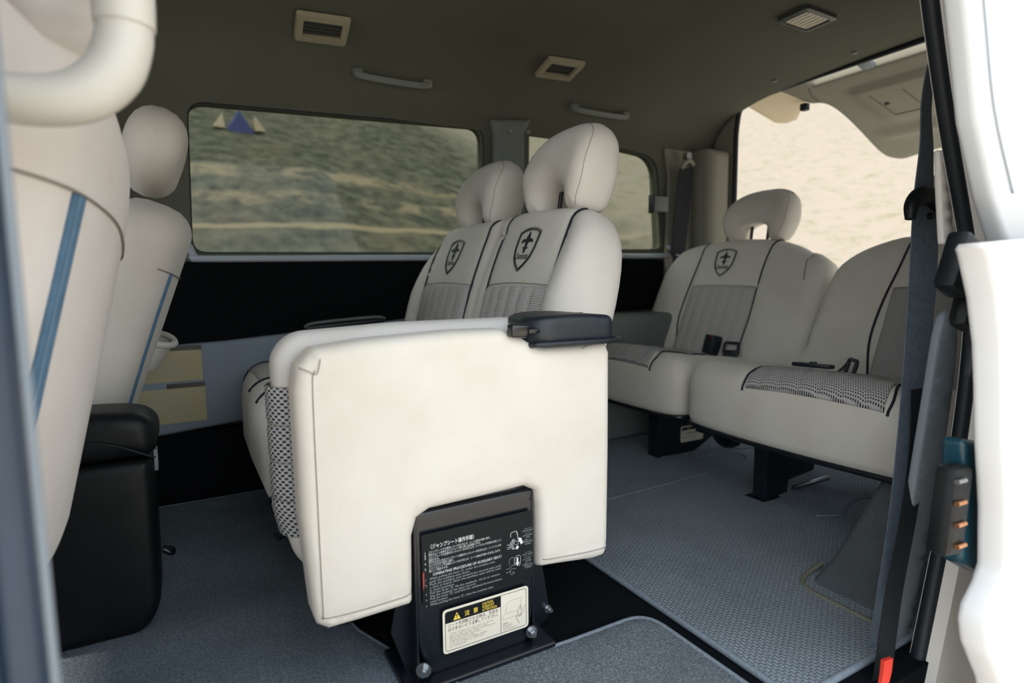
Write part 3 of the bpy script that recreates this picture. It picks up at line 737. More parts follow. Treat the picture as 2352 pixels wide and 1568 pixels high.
# ================================================================== SECOND ROW
def second_row():
    e = empty('second_row_seat', (0.55, 1.46, 0.0), 'two-place cream bench with dark piping and crested backrests behind the folded jump seat', 'car seat')
    a = R(19); o = (0.675, 0, 0.5); bd = (math.sin(a), 0, math.cos(a)); nn = (-math.cos(a), 0, math.sin(a))
    specs = [(0.985, 1.475, 1.108, 1.412, 1.255), (1.480, 1.945, 1.518, 1.872, 1.69)]
    for i, (y0, y1, p0, p1, cy) in enumerate(specs):
        if i == 0: pts = [(y0 + .01, -.26), (y0 - .005, -.02), (y0 + .0, .14), (y0 + .025, .25), (y0 + .07, .315), (y0 + .13, .343), (1.25, .352), (1.40, .358), (y1 - .01, .352), (y1, .33), (y1, .2), (y1, -.26)]
        else: pts = [(y0, -.26), (y0, .2), (y0, .33), (y0 + .01, .352), (1.60, .352), (1.78, .352), (1.85, .342), (1.895, .30), (1.925, .2), (1.940, .05), (y1, -.1), (y1 - .01, -.26)]
        poly = curve2(pts, 3)
        def bump(s, t, y0=y0, y1=y1, p0=p0, p1=p1, i=i):
            k = 0.0
            lo, hi = (y0, p0) if i == 0 else (p1, y1)       # outer bolster
            if lo < s < hi: k += 0.032 * math.sin(math.pi * min(1, (s - lo) / (hi - lo))) * max(0, min(1, (0.36 - t) / 0.25))
            for q in (p0, p1): k -= 0.006 * math.exp(-((s - q) / 0.013) ** 2)
            if p0 < s < p1: k += 0.008 * (1 - ((s - cyy[i]) / ((p1 - p0) / 2)) ** 2)
            k -= 0.005 * math.exp(-((t - 0.14) / 0.01) ** 2) * (p0 < s < p1)
            if i == 0 and s > p1: k -= 0.010 * math.exp(-((t - 0.285) / 0.008) ** 2)
            k += 0.010 * math.sin(max(0, min(1, t / .3)) * math.pi) 
            return k
        cyy = [1.26, 1.695]
        b = Body(o, (0, 1, 0), bd, nn, poly, 0.115, 0.045, 0.045, bump)
        br = b.build('backrest', M['velour'], e, 0.011, 0, 0.008)
        ins = rounded([(p0 + .004, -.13), (p1 - .004, -.13), (p1 - .004, .139), (p0 + .004, .139)], 0.004)
        ys = [p0 + (p1 - p0) * k / 6 for k in range(1, 6)]
        pleated(b, 'mesh_insert', ins, M['mesh_fine'], br, ys, -.125, .135)
        top0 = .338 if i == 0 else .350
        b.piping('piping', [(p0 + (.004), -.14), (p0, .0), (p0 - .002, .14), (p0 + .002, .26), (p0 + .004, .33), (p0 + .003, top0 + .01)], 0.0032, M['piping'], br, 5)
        b.piping('piping', [(p1 - .004, -.14), (p1, .0), (p1 + .002, .14), (p1 + .004, .26), (p1 + .0, .33), (p1 - .006, .352)], 0.0028, M['piping'], br, 5)
        b.piping('seam', [(p0, .143), ((p0 + p1) / 2, .146), (p1, .143)], 0.0011, M['stitch'], br, 4)
        if i == 0:
            b.piping('seam', [(1.415, .286), (1.445, .288), (1.473, .286)], 0.0022, M['stitch'], br, 3)
            # stitched seams of the outer side panel
            sv = [(0.735, .984, .51), (0.765, .984, .60), (0.800, .985, .70), (0.822, .992, .775)]
        emblem(b, cy - .005, 0.238 if i == 0 else 0.235, 0.088, br)
        hz = 0.822
        headrest(e, 1.225 if i == 0 else 1.655, hz, 0.285, 0.212 if i == 0 else 0.200, 0.772, 8, 0.125, 0.10, 0.062)
        # cushion
    cpts = [(1.0, 0.17), (1.02, 0.14), (1.2, 0.118), (1.45, 0.115), (1.7, 0.118), (1.88, 0.14), (1.91, 0.19), (1.92, 0.74), (0.995, 0.74)]
    poly = rounded(cpts, 0.03)
    def cb(s, t):
        return -0.006 * math.exp(-((s - 1.46) / 0.012) ** 2) - 0.02 * max(0, (t - 0.25))
    b = Body((0, 0, 0.415), (0, 1, 0), (1, 0, 0), (0, 0, 1), poly, 0.20, 0.065, 0.03, cb)
    cu = b.build('seat_cushion', M['velour'], e, 0.02)
    for (y0, y1) in ((1.12, 1.40), (1.53, 1.85)):
        b.piping('piping', [(y0, .60), (y0 + .01, .35), (y0 + .005, .22), (y0 + .01, .15), (y0 + .015, .125)], 0.003, M['piping'], cu, 5)
        b.piping('piping', [(y1, .60), (y1 - .01, .35), (y1 - .005, .22), (y1 - .01, .15), (y1 - .015, .125)], 0.003, M['piping'], cu, 5)
        b.panel('mesh_insert', rounded([(y0 + .018, .150), (y1 - .018, .150), (y1 - .01, .60), (y0 + .01, .60)], 0.01), M['mesh_fine'], cu, 0.01, 0.004, 0.003, None, 0.02)
    box('seat_base', (0.46, 1.46, 0.11), (0.50, 0.80, 0.205), M['blackmetal'], e, 0.01)
    mb = MB(); mb.box((0.128, 1.09, 0.255), (0.03, 0.05, 0.02), M['glossblack'], 0.004); mb.cyl((0.16, 1.06, 0.225), (0.115, 1.045, 0.215), 0.009, M['blackmetal']); mb.cyl((0.13, 1.03, 0.24), (0.15, 1.03, 0.20), 0.007, M['labelcream'])
    mb.build('adjuster_lever', e)
second_row()

# ================================================================== JUMP SEAT (folded up)
def jump_seat():
    e = empty('jump_seat', (0.40, 0.85, 0.0), 'cream auxiliary jump seat folded up on edge over a black steel bracket with warning labels', 'folding seat')
    cut = [(0.284, 0.10), (0.284, 0.262), (0.292, 0.290), (0.312, 0.299), (0.482, 0.304), (0.503, 0.298), (0.509, 0.275), (0.513, 0.10)]
    outer = [(0.140, 0.158), (0.135, 0.175), (0.124, 0.32), (0.122, 0.50), (0.128, 0.535), (0.150, 0.558), (0.22, 0.566), (0.36, 0.572), (0.445, 0.571), (0.47, 0.564), (0.50, 0.545), (0.525, 0.538), (0.60, 0.537), (0.655, 0.540),
             (0.664, 0.52), (0.665, 0.34), (0.663, 0.155), (0.655, 0.138), (0.63, 0.137), (0.55, 0.147), (0.5135, 0.151)]
    outer += [(0.5105, 0.262), (0.504, 0.292), (0.482, 0.304), (0.312, 0.299), (0.292, 0.289), (0.284, 0.262), (0.283, 0.151), (0.20, 0.149), (0.155, 0.149)]
    def bp(s, t):
        k = 0.006 * math.sin(max(0, min(1, (s - .13) / .53)) * math.pi) * math.sin(max(0, min(1, (t - .15) / .4)) * math.pi)
        for (lx, hx) in ((.14, .283), (.515, .66)):
            if lx < s < hx: k -= 0.0025 * math.exp(-((t - (0.170 - (0.006 if s > .5 else 0))) / 0.003) ** 2)
        k -= 0.0018 * math.exp(-((s - 0.148) / 0.003) ** 2)
        return k
    b = Body((0, 0.822, 0), (1, 0, 0), (0, 0, 1), (0, -1, 0), outer, 0.072, 0.019, 0.02, bp)
    cu = b.build('seat_cushion', M['velour'], e, 0.011, 0, 0.007)
    for pts in ([(.147, .17), (.146, .3), (.146, .5), (.150, .53)], [(.145, .171), (.20, .169), (.278, .171)], [(.518, .166), (.60, .160), (.655, .158)], [(.128, .535), (.14, .53), (.152, .525), (.158, .545)]):
        b.piping('seam', pts, 0.0007, M['stitch'], cu, 5)
    # light scuff creases
    b.piping('crease', [(0.60, 0.530), (0.61, 0.533), (0.625, 0.535)], 0.0006, M['stitch'], cu, 3)
    # folded backrest behind
    o2 = rounded([(0.20, 0.175), (0.128, 0.215), (0.108, 0.31), (0.106, 0.545), (0.135, 0.575), (0.30, 0.583), (0.655, 0.583), (0.655, 0.16), (0.25, 0.16)], [0.02, 0.05, 0.03, 0.035, 0.03, 0.02, 0.02, 0.02, 0.02])
    b2 = Body((0, 0.897, 0), (1, 0, 0), (0, 0, 1), (0, -1, 0), o2, 0.075, 0.022, 0.03)
    bk = b2.build('folded_backrest', M['velour_grey'], e, 0.02, 0, 0.01)
    # coarse mesh band on its left edge: wraps round the rounded edge
    us = np.linspace(0, 1, 9); ts = np.linspace(0.268, 0.497, 60); V = []; uvs = []
    seams = (0.325, 0.383, 0.44)
    def left_edge(z):
        L = np.array([(0.128, 0.215), (0.1085, 0.31), (0.1062, 0.545)]); return np.interp(z, L[:, 1], L[:, 0])
    for z in ts:
        puff = 0.003 - 0.0028 * math.exp(-(min(abs(z - q) for q in seams) / 0.004) ** 2)
        x0 = left_edge(z)
        for u in us:
            th = math.pi * 1.15 * u - R(14)
            y = 0.9345 - 0.0400 * math.cos(th); x = x0 + 0.026 - (0.033 + puff) * math.sin(th)
            V.append((x, y, z)); uvs.append((0.094 * u, z))
    nu = len(us); Fc = [(i * nu + j, i * nu + j + 1, (i + 1) * nu + j + 1, (i + 1) * nu + j) for i in range(len(ts) - 1) for j in range(nu - 1)]
    mk('mesh_panel', V, Fc, M['mesh_big'], bk, uvs=uvs)
    for z in seams + (0.268, 0.497):
        x0 = left_edge(z); pts = []
        for u in us:
            th = math.pi * 1.15 * u - R(14); pts.append((x0 + 0.026 - 0.0342 * math.sin(th), 0.9345 - 0.0410 * math.cos(th), z))
        tube('seam', pts, 0.0008, M['stitch'], bk, None or 4)
    # ---- black pivot cover with lever
    hp = rounded([(0.489, 0.0), (0.512, -0.032), (0.655, -0.036), (0.668, 0.0), (0.668, 0.095), (0.56, 0.112), (0.498, 0.085)], [0.03, 0.03, 0.014, 0.0, 0.03, 0.04, 0.04])
    def hb(s, t): return 0.008 * (1 - ((s - 0.575) / 0.10) ** 2) * 1.0
    b3 = Body((0, 0.842, 0.584), (1, 0, 0), (0, 1, 0), (0, 0, 1), hp, 0.046, 0.012, 0.002, hb)
    cv = b3.build('pivot_cover', M['blackplastic'], e, 0.010, 0, 0.006)
    lip = [(0.506, 0.0), (0.495, -.012), (0.512, -0.0345), (0.655, -0.039), (0.671, 0.0), (0.671, .09)]
    tube('rim', [(x, 0.842 + y, 0.5445 - (0.004 if x < .51 else 0)) for x, y in lip[1:]], 0.0042, M['blackplastic'], cv, 10, False, 5)
    tube('screw_recess', [(0.618, 0.862, 0.5855), (0.618, 0.862, 0.5912)], 0.008, M['glossblack'], cv, 20)
    lv = MB(); lv.box((0.468, 0.818, 0.5685), (0.034, 0.020, 0.022), M['glossblack'], 0.0045, Matrix.Rotation(R(3), 3, 'Y'), 3); lv.box((0.496, 0.822, 0.566), (0.028, 0.010, 0.007), M['glossblack'], 0.002)
    lv.build('release_lever', cv)
    # ---- steel bracket
    b4 = Body((0, 0.836, 0), (1, 0, 0), (0, 0, 1), (0, -1, 0), rounded([(0.289, 0.293), (0.291, 0.07), (0.312, 0.016), (0.492, 0.016), (0.506, 0.07), (0.5065, 0.293)], [0.004, 0.03, 0.012, 0.012, 0.03, 0.004]), 0.05, 0.007, 0.004)
    br = b4.build('hinge_bracket', M['blackmetal'], e, 0.012, 0, 0.006)
    mb = MB()
    for s, xs in ((-1, [(0.300, 0.30), (0.258, 0.09), (0.285, 0.004), (0.335, 0.004), (0.335, 0.30)]), (1, [(0.470, 0.29), (0.470, 0.004), (0.520, 0.004), (0.560, 0.03), (0.545, 0.12), (0.508, 0.29)])):
        y0 = 0.838; n = len(xs)
        mb.add([(x, y0 + 0.030, z) for x, z in xs] + [(x, y0 + 0.034, z) for x, z in xs], [tuple(range(n)), tuple(range(2 * n - 1, n - 1, -1))] + [(i, (i + 1) % n, n + (i + 1) % n, n + i) for i in range(n)], M['blackmetal'])
    for x in (0.289, 0.5065): mb.box((x + (0.002 if x < .4 else -0.002), 0.866, 0.15), (0.004, 0.06, 0.285), M['blackmetal'], 0.001)
    mb.box((0.40, 0.875, 0.010), (0.27, 0.13, 0.018), M['blackmetal'], 0.003)
    mb.box((0.42, 0.872, 0.29), (0.20, 0.05, 0.015), M['blackmetal'], 0.003)
    mb.build('side_flange', br, False)
    def bolt(p, d, r):
        p = Vector(p); d = Vector(d).normalized(); m_ = MB()
        m_.cyl(p, p + d * 0.003, r * 1.45, M['chrome'], 20); m_.cyl(p + d * 0.003, p + d * 0.010, r, M['chrome'], 6); m_.cyl(p + d * 0.010, p + d * 0.014, r * 0.6, M['chrome'], 16)
        return m_.build('bolt', br, False)
    bolt((0.497, 0.832, 0.038), (-0.1, -1, 0.0), 0.0075)
    bolt((0.298, 0.832, 0.036), (-0.5, -1, 0.0), 0.0085)
    bolt((0.553, 0.868, 0.045), (0.1, -1, 0.1), 0.005)
    # ---- writing
    Y = 0.8290
    d = Deco((0, Y, 0), (1, 0, 0), (0, 0, 1), (0, -1, 0))
    d.poly(rounded([(0.2985, 0.142), (0.4995, 0.140), (0.4995, 0.259), (0.2985, 0.259)], 0.004), M['plate'], 0.0004, 0.0004)
    d.text('〈ジャンプシート操作手順〉', 0.309, 0.2340, 0.0086, M['ink_white'], 0.0010, 0.079, 0.010)
    jl = [('1', 'ジャンプシート下の操作レバー①を引き上げ、シート全体を内側へ倒す。', .108), ('2', '倒れたシート全体をセカンドシート側へ押し込み固定させる。', .090), ('3', 'ジャンプシートの左側のロックレバー②を引き上げ、シートバックを後方に起こして', .128), ('', '固定させる。', .018),
          ('4', '折りたたむときはジャンプシート左側のロックレバー②を引き上げ、シートバックを', .128), ('', 'ロックするまで前方へ倒す。', .042), ('5', 'ジャンプシート下の操作レバー①を引き上げ、シート全体を外側へ引き出しながら', .126), ('', '起こして固定させる。', .032)]
    z = 0.2272
    for n_, s_, w_ in jl:
        if n_: d.text(n_, 0.3025, z, 0.0046, M['ink_white'], 0.0010, None, 0.01)
        d.text(s_, 0.3095, z, 0.0044, M['ink_white'], 0.0010, w_)
        z -= 0.0044
    d.text('〈OPERATING PROCEDURE OF AUXILIARY SEAT〉', 0.312, 0.1892, 0.0063, M['ink_white'], 0.0010, 0.126, 0.004)
    el = [('1', 'While pulling the lever ①, under the auxiliary seat,', .116), ('', 'push the auxiliary seat down.', .070), ('2', 'Push the auxiliary seat toward the second seat until', .126), ('', 'a click is heard. Now the auxiliary seat will be held', .126), ('', 'in level position.', .042), ('3', 'Pull the lever ②, lift the seatback, check to ensure', .124),
          ('', 'that the seatback has been secured.', .080), ('4', 'Pull the lever ②, and fold the seatback forward down', .128), ('', 'until locked.', .030), ('5', 'While pulling the lever ①, raise the auxiliary seat.', .112)]
    z = 0.1835
    for n_, s_, w_ in el:
        if n_: d.text(n_, 0.3030, z, 0.0046, M['ink_dim'], 0.0010)
        d.text(s_, 0.3100, z, 0.0050, M['ink_dim'], 0.0010, w_)
        z -= 0.00475
    # two line drawings with captions on the right
    for k, (z0, caps) in enumerate(((0.202, ['セカンドシート', 'SECOND SEAT', 'ジャンプシート', 'AUXILIARY', 'SEAT', '操作レバー①', '(OPERATING', 'LEVER)']), (0.160, ['シートバック', 'SEAT BACK', 'ロックレバー②', '(LOCK', 'LEVER)', '操作レバー①', '(OPERATING', 'LEVER)']))):
        for j, cpt in enumerate(caps): d.text(cpt, 0.4895, z0 + 0.0255 - j * 0.0036 - (0.001 if j > 1 else 0) - (0.001 if j > 4 else 0), 0.0030, M['ink_dim'], 0.0010, min(0.0185, 0.0019 * len(cpt) + 0.001), 0, True)
        d.o = d.o + np.array([0.0085, 0, 0])
        if k == 0:
            d.line([(0.447, z0 + .018), (0.448, z0 + .025), (0.459, z0 + .026), (0.461, z0 + .012)], 0.0004, M['ink_white'], closed=False, k=3)
            d.line([(0.458, z0 + .025), (0.462, z0 + .013), (0.468, z0 + .008)], 0.0003, M['ink_white'])
            for r_ in (0, .002, .004): d.line([(0.452 + r_, z0 + .014 - r_ * .3), (0.4475 + r_, z0 + .008), (0.449 + r_, z0 - .002), (0.453 + r_, z0 - .004)], 0.00032, M['ink_white'], k=4)
            d.poly([(0.463, z0 + .014), (0.468, z0 + .012), (0.470, z0 + .006), (0.472, z0 + .004), (0.467, z0 + .001), (0.465, z0 + .006), (0.462, z0 + .008)], M['ink_white'])
            d.poly([(0.457, z0 - .002), (0.461, z0 + .001), (0.463, z0 - .003), (0.459, z0 - .0065)], M['ink_white'])
            for q in (0, .004, .007): d.line([(0.440, z0 + .006 - q), (0.4445, z0 + .0055 - q), (0.447, z0 + .009 - q)], 0.0003, M['ink_white'], k=3)
            d.line([(0.453, z0 + .008), (0.459, z0 + .009), (0.462, z0 + .004), (0.456, z0 + .003), (0.453, z0 + .008)], 0.0003, M['ink_white'], k=3)
        else:
            d.line([(0.444, z0 + .012), (0.445, z0 + .022), (0.453, z0 + .023), (0.453, z0 + .010)], 0.0003, M['ink_dim'], k=3)
            d.line([(0.455, z0 + .010), (0.4555, z0 + .023), (0.465, z0 + .024), (0.4655, z0 + .011), (0.463, z0 + .006)], 0.0003, M['ink_white'], k=3)
            d.poly([(0.4585, z0 + .021), (0.4615, z0 + .0215), (0.4615, z0 + .013), (0.4635, z0 + .013), (0.460, z0 + .006), (0.4565, z0 + .0125), (0.4585, z0 + .0125)], M['ink_white'])
            d.line([(0.438, z0 + .006), (0.444, z0 + .006), (0.450, z0 + .010), (0.462, z0 + .009), (0.466, z0 + .012)], 0.0003, M['ink_dim'], k=3)
            d.line([(0.437, z0 + .000), (0.444, z0 + .000), (0.448, z0 + .004), (0.457, z0 + .003)], 0.0003, M['ink_dim'], k=3)
            d.line([(0.446, z0 + .002), (0.446, z0 - .004), (0.450, z0 - .006), (0.454, z0 - .003), (0.449, z0 - .002)], 0.0003, M['ink_dim'], k=3)
        for q in range(3): d.line([(0.469, z0 + .023 - q * .009), (0.4745, z0 + .024 - q * .009)], 0.0002, M['ink_dim'])
        d.o = d.o - np.array([0.0085, 0, 0])
    d.poly([(0.2988, 0.196), (0.3012, 0.200), (0.3016, 0.178), (0.2992, 0.168)], M['ink_red'])
    d.build('instruction_plate', br)
    # caution label: corners (0.330,0.131) (0.489,0.121) (0.490,0.040) (0.331,0.056) -> straight rectangle, slight tilt left by photo perspective
    d = Deco((0.3305, Y, 0.0512), (1, 0, 0.0), (0, 0, 1), (0, -1, 0)); Wd, Hh = 0.1590, 0.0750
    d.poly(rounded([(0, 0), (Wd, 0), (Wd, Hh), (0, Hh)], 0.0075), M['labelcream'], 0.0006, 0.0006)
    fr = rounded([(.0042, .0042), (Wd - .0042, .0042), (Wd - .0042, Hh - .0042), (.0042, Hh - .0042)], 0.005)
    d.line(fr, 0.00045, M['ink_black'], 0.0007, True)
    xs_ = Wd * 0.66
    d.poly([(.0042, Hh - .0235), (xs_, Hh - .0235), (xs_, Hh - .0042), (.0092, Hh - .0042), (.0058, Hh - .0056), (.0042, Hh - .009)], M['labelblack'], 0.0009)
    d.line([(xs_, .0042), (xs_, Hh - .0045)], 0.0004, M['ink_black'], 0.0008)
    d.poly([(.018, Hh - .021), (.031, Hh - .021), (.0245, Hh - .0085)], M['ink_yellow'], 0.0013)
    d.poly([(.0238, Hh - .0165), (.0252, Hh - .0165), (.0255, Hh - .0118), (.0235, Hh - .0118)], M['ink_black'], 0.0016); d.poly([(.0238, Hh - .0192), (.0252, Hh - .0192), (.0252, Hh - .0178), (.0238, Hh - .0178)], M['ink_black'], 0.0016)
    d.text('注', .038, Hh - .0185, .0095, M['ink_yellow'], .0013, None, 0.01); d.text('意', .0535, Hh - .0185, .0095, M['ink_yellow'], .0013, None, 0.01)
    for k, s_ in enumerate(('CAUTION', 'VORSICHT', 'ATTENTION')): d.text(s_, .070, Hh - .0105 - k * .0055, .0062, M['ink_yellow'], .0013, (.020, .0225, .027)[k], 0.01)
    d.text('シートを回転させる時は、手足を', .0085, Hh - .0305, .0068, M['ink_black'], .0010, .091)
    d.text('はさまないよう注意してください。', .0085, Hh - .0375, .0068, M['ink_black'], .0010, .091)
    for k, (s_, w_) in enumerate((('When folding the rear seat, be careful', .080), ('not to catch your hand or foot.', .070), ('Beim Umklappen des Sitzes vorsichtig sein,', .084), ('damit Hand oder Fuss nicht', .056), ('eingeklemmt werden.', .046), ('Lors du pliage du siege, veiller', .068), ('a ne pas se coincer les mains', .062), ('ou les pieds.', .030))):
        d.text(s_, .011, Hh - .0435 - k * .0032, .0038, M['ink_grey'], .0010, w_)
    # seat sketch
    x0 = xs_ + .004
    d.line([(x0 + .006, .036), (x0 + .010, .055), (x0 + .034, .057), (x0 + .036, .055), (x0 + .034, .036)], .00025, M['ink_grey'], .0009, k=3)
    d.line([(x0, .028), (x0 + .004, .036), (x0 + .026, .036), (x0 + .028, .028), (x0 + .002, .027)], .00025, M['ink_grey'], .0009, True, 3)
    d.line([(x0 + .028, .030), (x0 + .034, .044), (x0 + .036, .030), (x0 + .030, .026)], .0003, M['ink_black'], .0009, False, 3)
    d.line([(x0 + .032, .028), (x0 + .040, .029), (x0 + .044, .040), (x0 + .041, .041), (x0 + .039, .032)], .00025, M['ink_grey'], .0009, False, 3)
    d.line([(x0 + .024, .026), (x0 + .032, .012)], .0003, M['ink_black'], .0009)
    d.line([(x0 + .026, .027), (x0 + .032, .024), (x0 + .037, .027)], .0004, M['ink_black'], .0009, False, 3)
    for k, (s_, w_) in enumerate((('回転部', .010), ('Hinge part', .018), ('Drehteil', .016), ('Partie pivotante', .026))): d.text(s_, x0, .0175 - k * .0033, .0036, M['ink_grey'], .0010, w_)
    d.build('caution_label', br)
jump_seat()

# ================================================================== REAR BENCH (two units)
RA = R(22); RO = (1.72, 0, 0.36); RBD = (math.sin(RA), 0, math.cos(RA)); RN = (-math.cos(RA), 0, math.sin(RA))
def rt(z): return (z - 0.36) / math.cos(RA)
def rear_unit(kind):
    far = kind == 'far'
    lab = 'far cream rear bench seat with crest, pleated grey mesh backrest and arched head restraint' if far else 'near cream rear bench seat, partly hidden behind the hanging grey belt'
    e = empty('rear_seat', (1.62, 1.6 if far else 0.95, 0.0), lab, 'car seat', 'rear bench seats')
    if far:
        pts = [(1.935, .35), (1.945, .50), (1.950, .64), (1.945, .69), (1.90, .765), (1.83, .795), (1.70, .810), (1.46, .806), (1.36, .785), (1.31, .765), (1.285, .752), (1.262, .750), (1.235, .735), (1.205, .712), (1.197, .67), (1.194, .56), (1.197, .43), (1.197, .33)]
        p0, p1, ce = 1.437, 1.752, 1.612
    else:
        pts = [(1.182, .31), (1.184, .43), (1.183, .58), (1.170, .68), (1.12, .735), (1.05, .768), (.96, .788), (.80, .805), (.68, .80), (.60, .75), (.575, .5), (.58, .31)]
        p0, p1, ce = 0.63, 0.968, 0.80
    pts = [(y, rt(z)) for y, z in pts]
    poly = curve2(pts, 3)
    ti = rt(.622)
    def bump(s, t):
        k = 0.0
        for q in (p0, p1): k -= 0.006 * math.exp(-((s - q) / 0.014) ** 2)
        if p0 < s < p1: k += 0.008 * (1 - ((s - (p0 + p1) / 2) / ((p1 - p0) / 2)) ** 2)
        else:
            k += 0.022 * max(0, min(1, (0.42 - t) / 0.3)) * min(1, min(abs(s - p0), abs(s - p1)) / 0.08)
        k -= 0.004 * math.exp(-((t - ti) / 0.01) ** 2) * (p0 < s < p1)
        if far: k -= 0.014 * math.exp(-((s - 1.262 - 0.25 * (t - .40)) / 0.010) ** 2) * (t > .38)
        return k
    b = Body(RO, (0, 1, 0), RBD, RN, poly, 0.12, 0.05, 0.04, bump)
    br = b.build('backrest', M['velour'], e, 0.012, 0, 0.009)
    ins = rounded([(p0 + .004, -.03), (p1 - .004, -.03), (p1 - .004, ti - .006), (p0 + .004, ti - .006)], 0.004)
    ys = [p0 + (p1 - p0) * k / 6 for k in range(1, 6)]
    pleated(b, 'mesh_insert', ins, M['mesh_fine'] if far else M['mesh'], br, ys, -.01, ti - .012)
    tp = rt(.815)
    if far:
        b.piping('piping', [(p1 - .02, -.02), (p1, .06), (p1 + .014, .15), (p1 + .01, ti), (p1 + .002, .38), (p1 - .006, .46), (p1 - .01, .48)], 0.0030, M['piping'], br, 5)
        b.piping('piping', [(p0 - .004, -.02), (p0, .06), (p0 - .006, .16), (p0, ti), (p0 - .002, .38), (p0 - .02, .46), (p0 - .028, .475)], 0.0030, M['piping'], br, 5)
        b.piping('seam', [(1.268, .425), (1.262, .36), (1.25, .30)], 0.0022, M['stitch'], br, 4)
    else:
        b.piping('piping', [(p1 - .018, -.06), (p1, .0), (p1 + .018, .12), (p1 + .010, ti - .02), (p1 - .012, .38), (p1 - .03, .455)], 0.0034, M['piping'], br, 5)
        b.piping('piping', [(p0 + .018, -.06), (p0, .0), (p0 - .018, .12), (p0 - .01, ti - .02), (p0 + .01, .38)], 0.0034, M['piping'], br, 5)
    b.piping('seam', [(p0, ti - .004), ((p0 + p1) / 2, ti - .002), (p1, ti - .004)], 0.0010, M['stitch'], br, 4)
    emblem(b, ce, rt(.712), 0.088, br)
    headrest(e, 1.525 if far else 0.80, 0.800, 0.30, 0.192, 1.878, 8, 0.115, 0.12, 0.062)
    # cushion
    if far: c = [(1.940, 1.40), (1.90, 1.365), (1.75, 1.352), (1.50, 1.350), (1.40, 1.362), (1.362, 1.40), (1.352, 1.50), (1.352, 1.80), (1.90, 1.82), (1.945, 1.78)]; m0, m1 = 1.475, 1.80
    else: c = [(1.335, 1.46), (1.322, 1.385), (1.27, 1.345), (1.10, 1.325), (.90, 1.322), (.72, 1.335), (.63, 1.345), (.59, 1.38), (.575, 1.50), (.575, 1.75), (.62, 1.80), (1.30, 1.80), (1.335, 1.76)]; m0, m1 = 0.70, 1.085
    poly = curve2(c, 4)
    def cb(s, t):
        k = -0.055 * max(0, min(1, (t - 1.40) / 0.38)) * (1 if m0 - .03 < s < m1 + .03 else .75)
        for q in (m0, m1): k -= 0.005 * math.exp(-((s - q) / 0.01) ** 2)
        if m0 < s < m1: k += 0.008 * math.sin(math.pi * (s - m0) / (m1 - m0))
        k -= 0.006 * math.exp(-((t - 1.575) / 0.02) ** 2) * (m0 < s < m1)
        return k
    zt = 0.402
    cb_ = Body((0, 0, zt), (0, 1, 0), (1, 0, 0), (0, 0, 1), poly, 0.205, 0.075, 0.03, cb)
    cu = cb_.build('seat_cushion', M['velour'], e, 0.016, 0, 0.010)
    f0 = (1.350 if far else 1.3235) + .006
    nc = 7 if not far else 6
    ysm = [m0 + (m1 - m0) * k / nc for k in range(1, nc)]
    def ib(s, t):
        d = min(abs(s - y - 0.16 * (t - 1.33)) for y in ysm); return 0.003 - 0.005 * math.exp(-(d / .006) ** 2)
    pf = np.array(poly); 
    def fx(s):
        c_ = [pf[k][1] + (pf[(k + 1) % len(pf)][1] - pf[k][1]) * (s - pf[k][0]) / (pf[(k + 1) % len(pf)][0] - pf[k][0] + 1e-12) for k in range(len(pf)) if (pf[k][0] - s) * (pf[(k + 1) % len(pf)][0] - s) <= 0]
        return min(c_)
    fr_ = [(m0 + .012 + (m1 - m0 - .024) * k / 16, fx(m0 + .012 + (m1 - m0 - .024) * k / 16) + .0045) for k in range(17)]
    cb_.panel('mesh_insert', rounded(fr_ + [ (m1 - .025, 1.40), (m1 - .05, 1.66), (m0 + .05, 1.66), (m0 + .025, 1.40)], 0.002), M['mesh'], cu, 0.010, 0.003, 0.003, ib, 0.008)
    cb_.piping('piping', [(m1 - .004, fx(m1) + .002), (m1 - .004, f0 + .012), (m1 - .003, f0 + .03), (m1 - .018, f0 + .075), (m1 - .03, 1.46), (m1 - .045, 1.66)], 0.0030, M['piping'], cu, 6)
    cb_.piping('piping', [(m0 + .004, fx(m0) + .002), (m0 + .004, f0 + .012), (m0 + .003, f0 + .03), (m0 + .018, f0 + .075), (m0 + .03, 1.46), (m0 + .045, 1.66)], 0.0030, M['piping'], cu, 6)
    # dark lower rim
    A = densify(poly, 0.02); v, f = tube_vf([(x + (0.012 if x < 1.5 else 0), y, 0.199) for y, x in A], 0.008, 6, True); mk('lower_rim', v, f, M['blackmetal'], e)
    # pedestal
    mb = MB()
    if far:
        mb.box((1.445, 1.545, 0.10), (0.02, 0.05, 0.19), M['blackmetal'], 0.003)
        mb.add([(1.435, 1.53, 0.0), (1.60, 1.53, 0.0), (1.86, 1.53, 0.12), (1.86, 1.53, 0.20), (1.435, 1.53, 0.20), (1.435, 1.535, 0.0), (1.60, 1.535, 0.0), (1.86, 1.535, 0.12), (1.86, 1.535, 0.20), (1.435, 1.535, 0.20)],
               [(0, 1, 2, 3, 4), (9, 8, 7, 6, 5), (0, 5, 6, 1), (1, 6, 7, 2), (2, 7, 8, 3), (3, 8, 9, 4), (4, 9, 5, 0)], M['blackmetal'])
        mb.box((1.50, 1.555, 0.006), (0.16, 0.08, 0.010), M['blackmetal'], 0.003)
        pd = mb.build('pedestal', e, False)
        d = Deco((1.555, 1.529, 0.052), (1, 0, 0.0), (0, 0, 1), (0, -1, 0)); W_, H_ = 0.115, 0.060
        d.poly(rounded([(0, 0), (W_, 0), (W_, H_), (0, H_)], .008), M['labelcream'], .0008, .0008)
        d.poly([(.006, H_ - .016), (W_ - .02, H_ - .016), (W_ - .02, H_ - .006), (.006, H_ - .006)], M['labelblack'], .0012)
        d.line(rounded([(.005, .005), (W_ - .005, .005), (W_ - .005, H_ - .005), (.005, H_ - .005)], .006), .0005, M['ink_black'], .001, True)
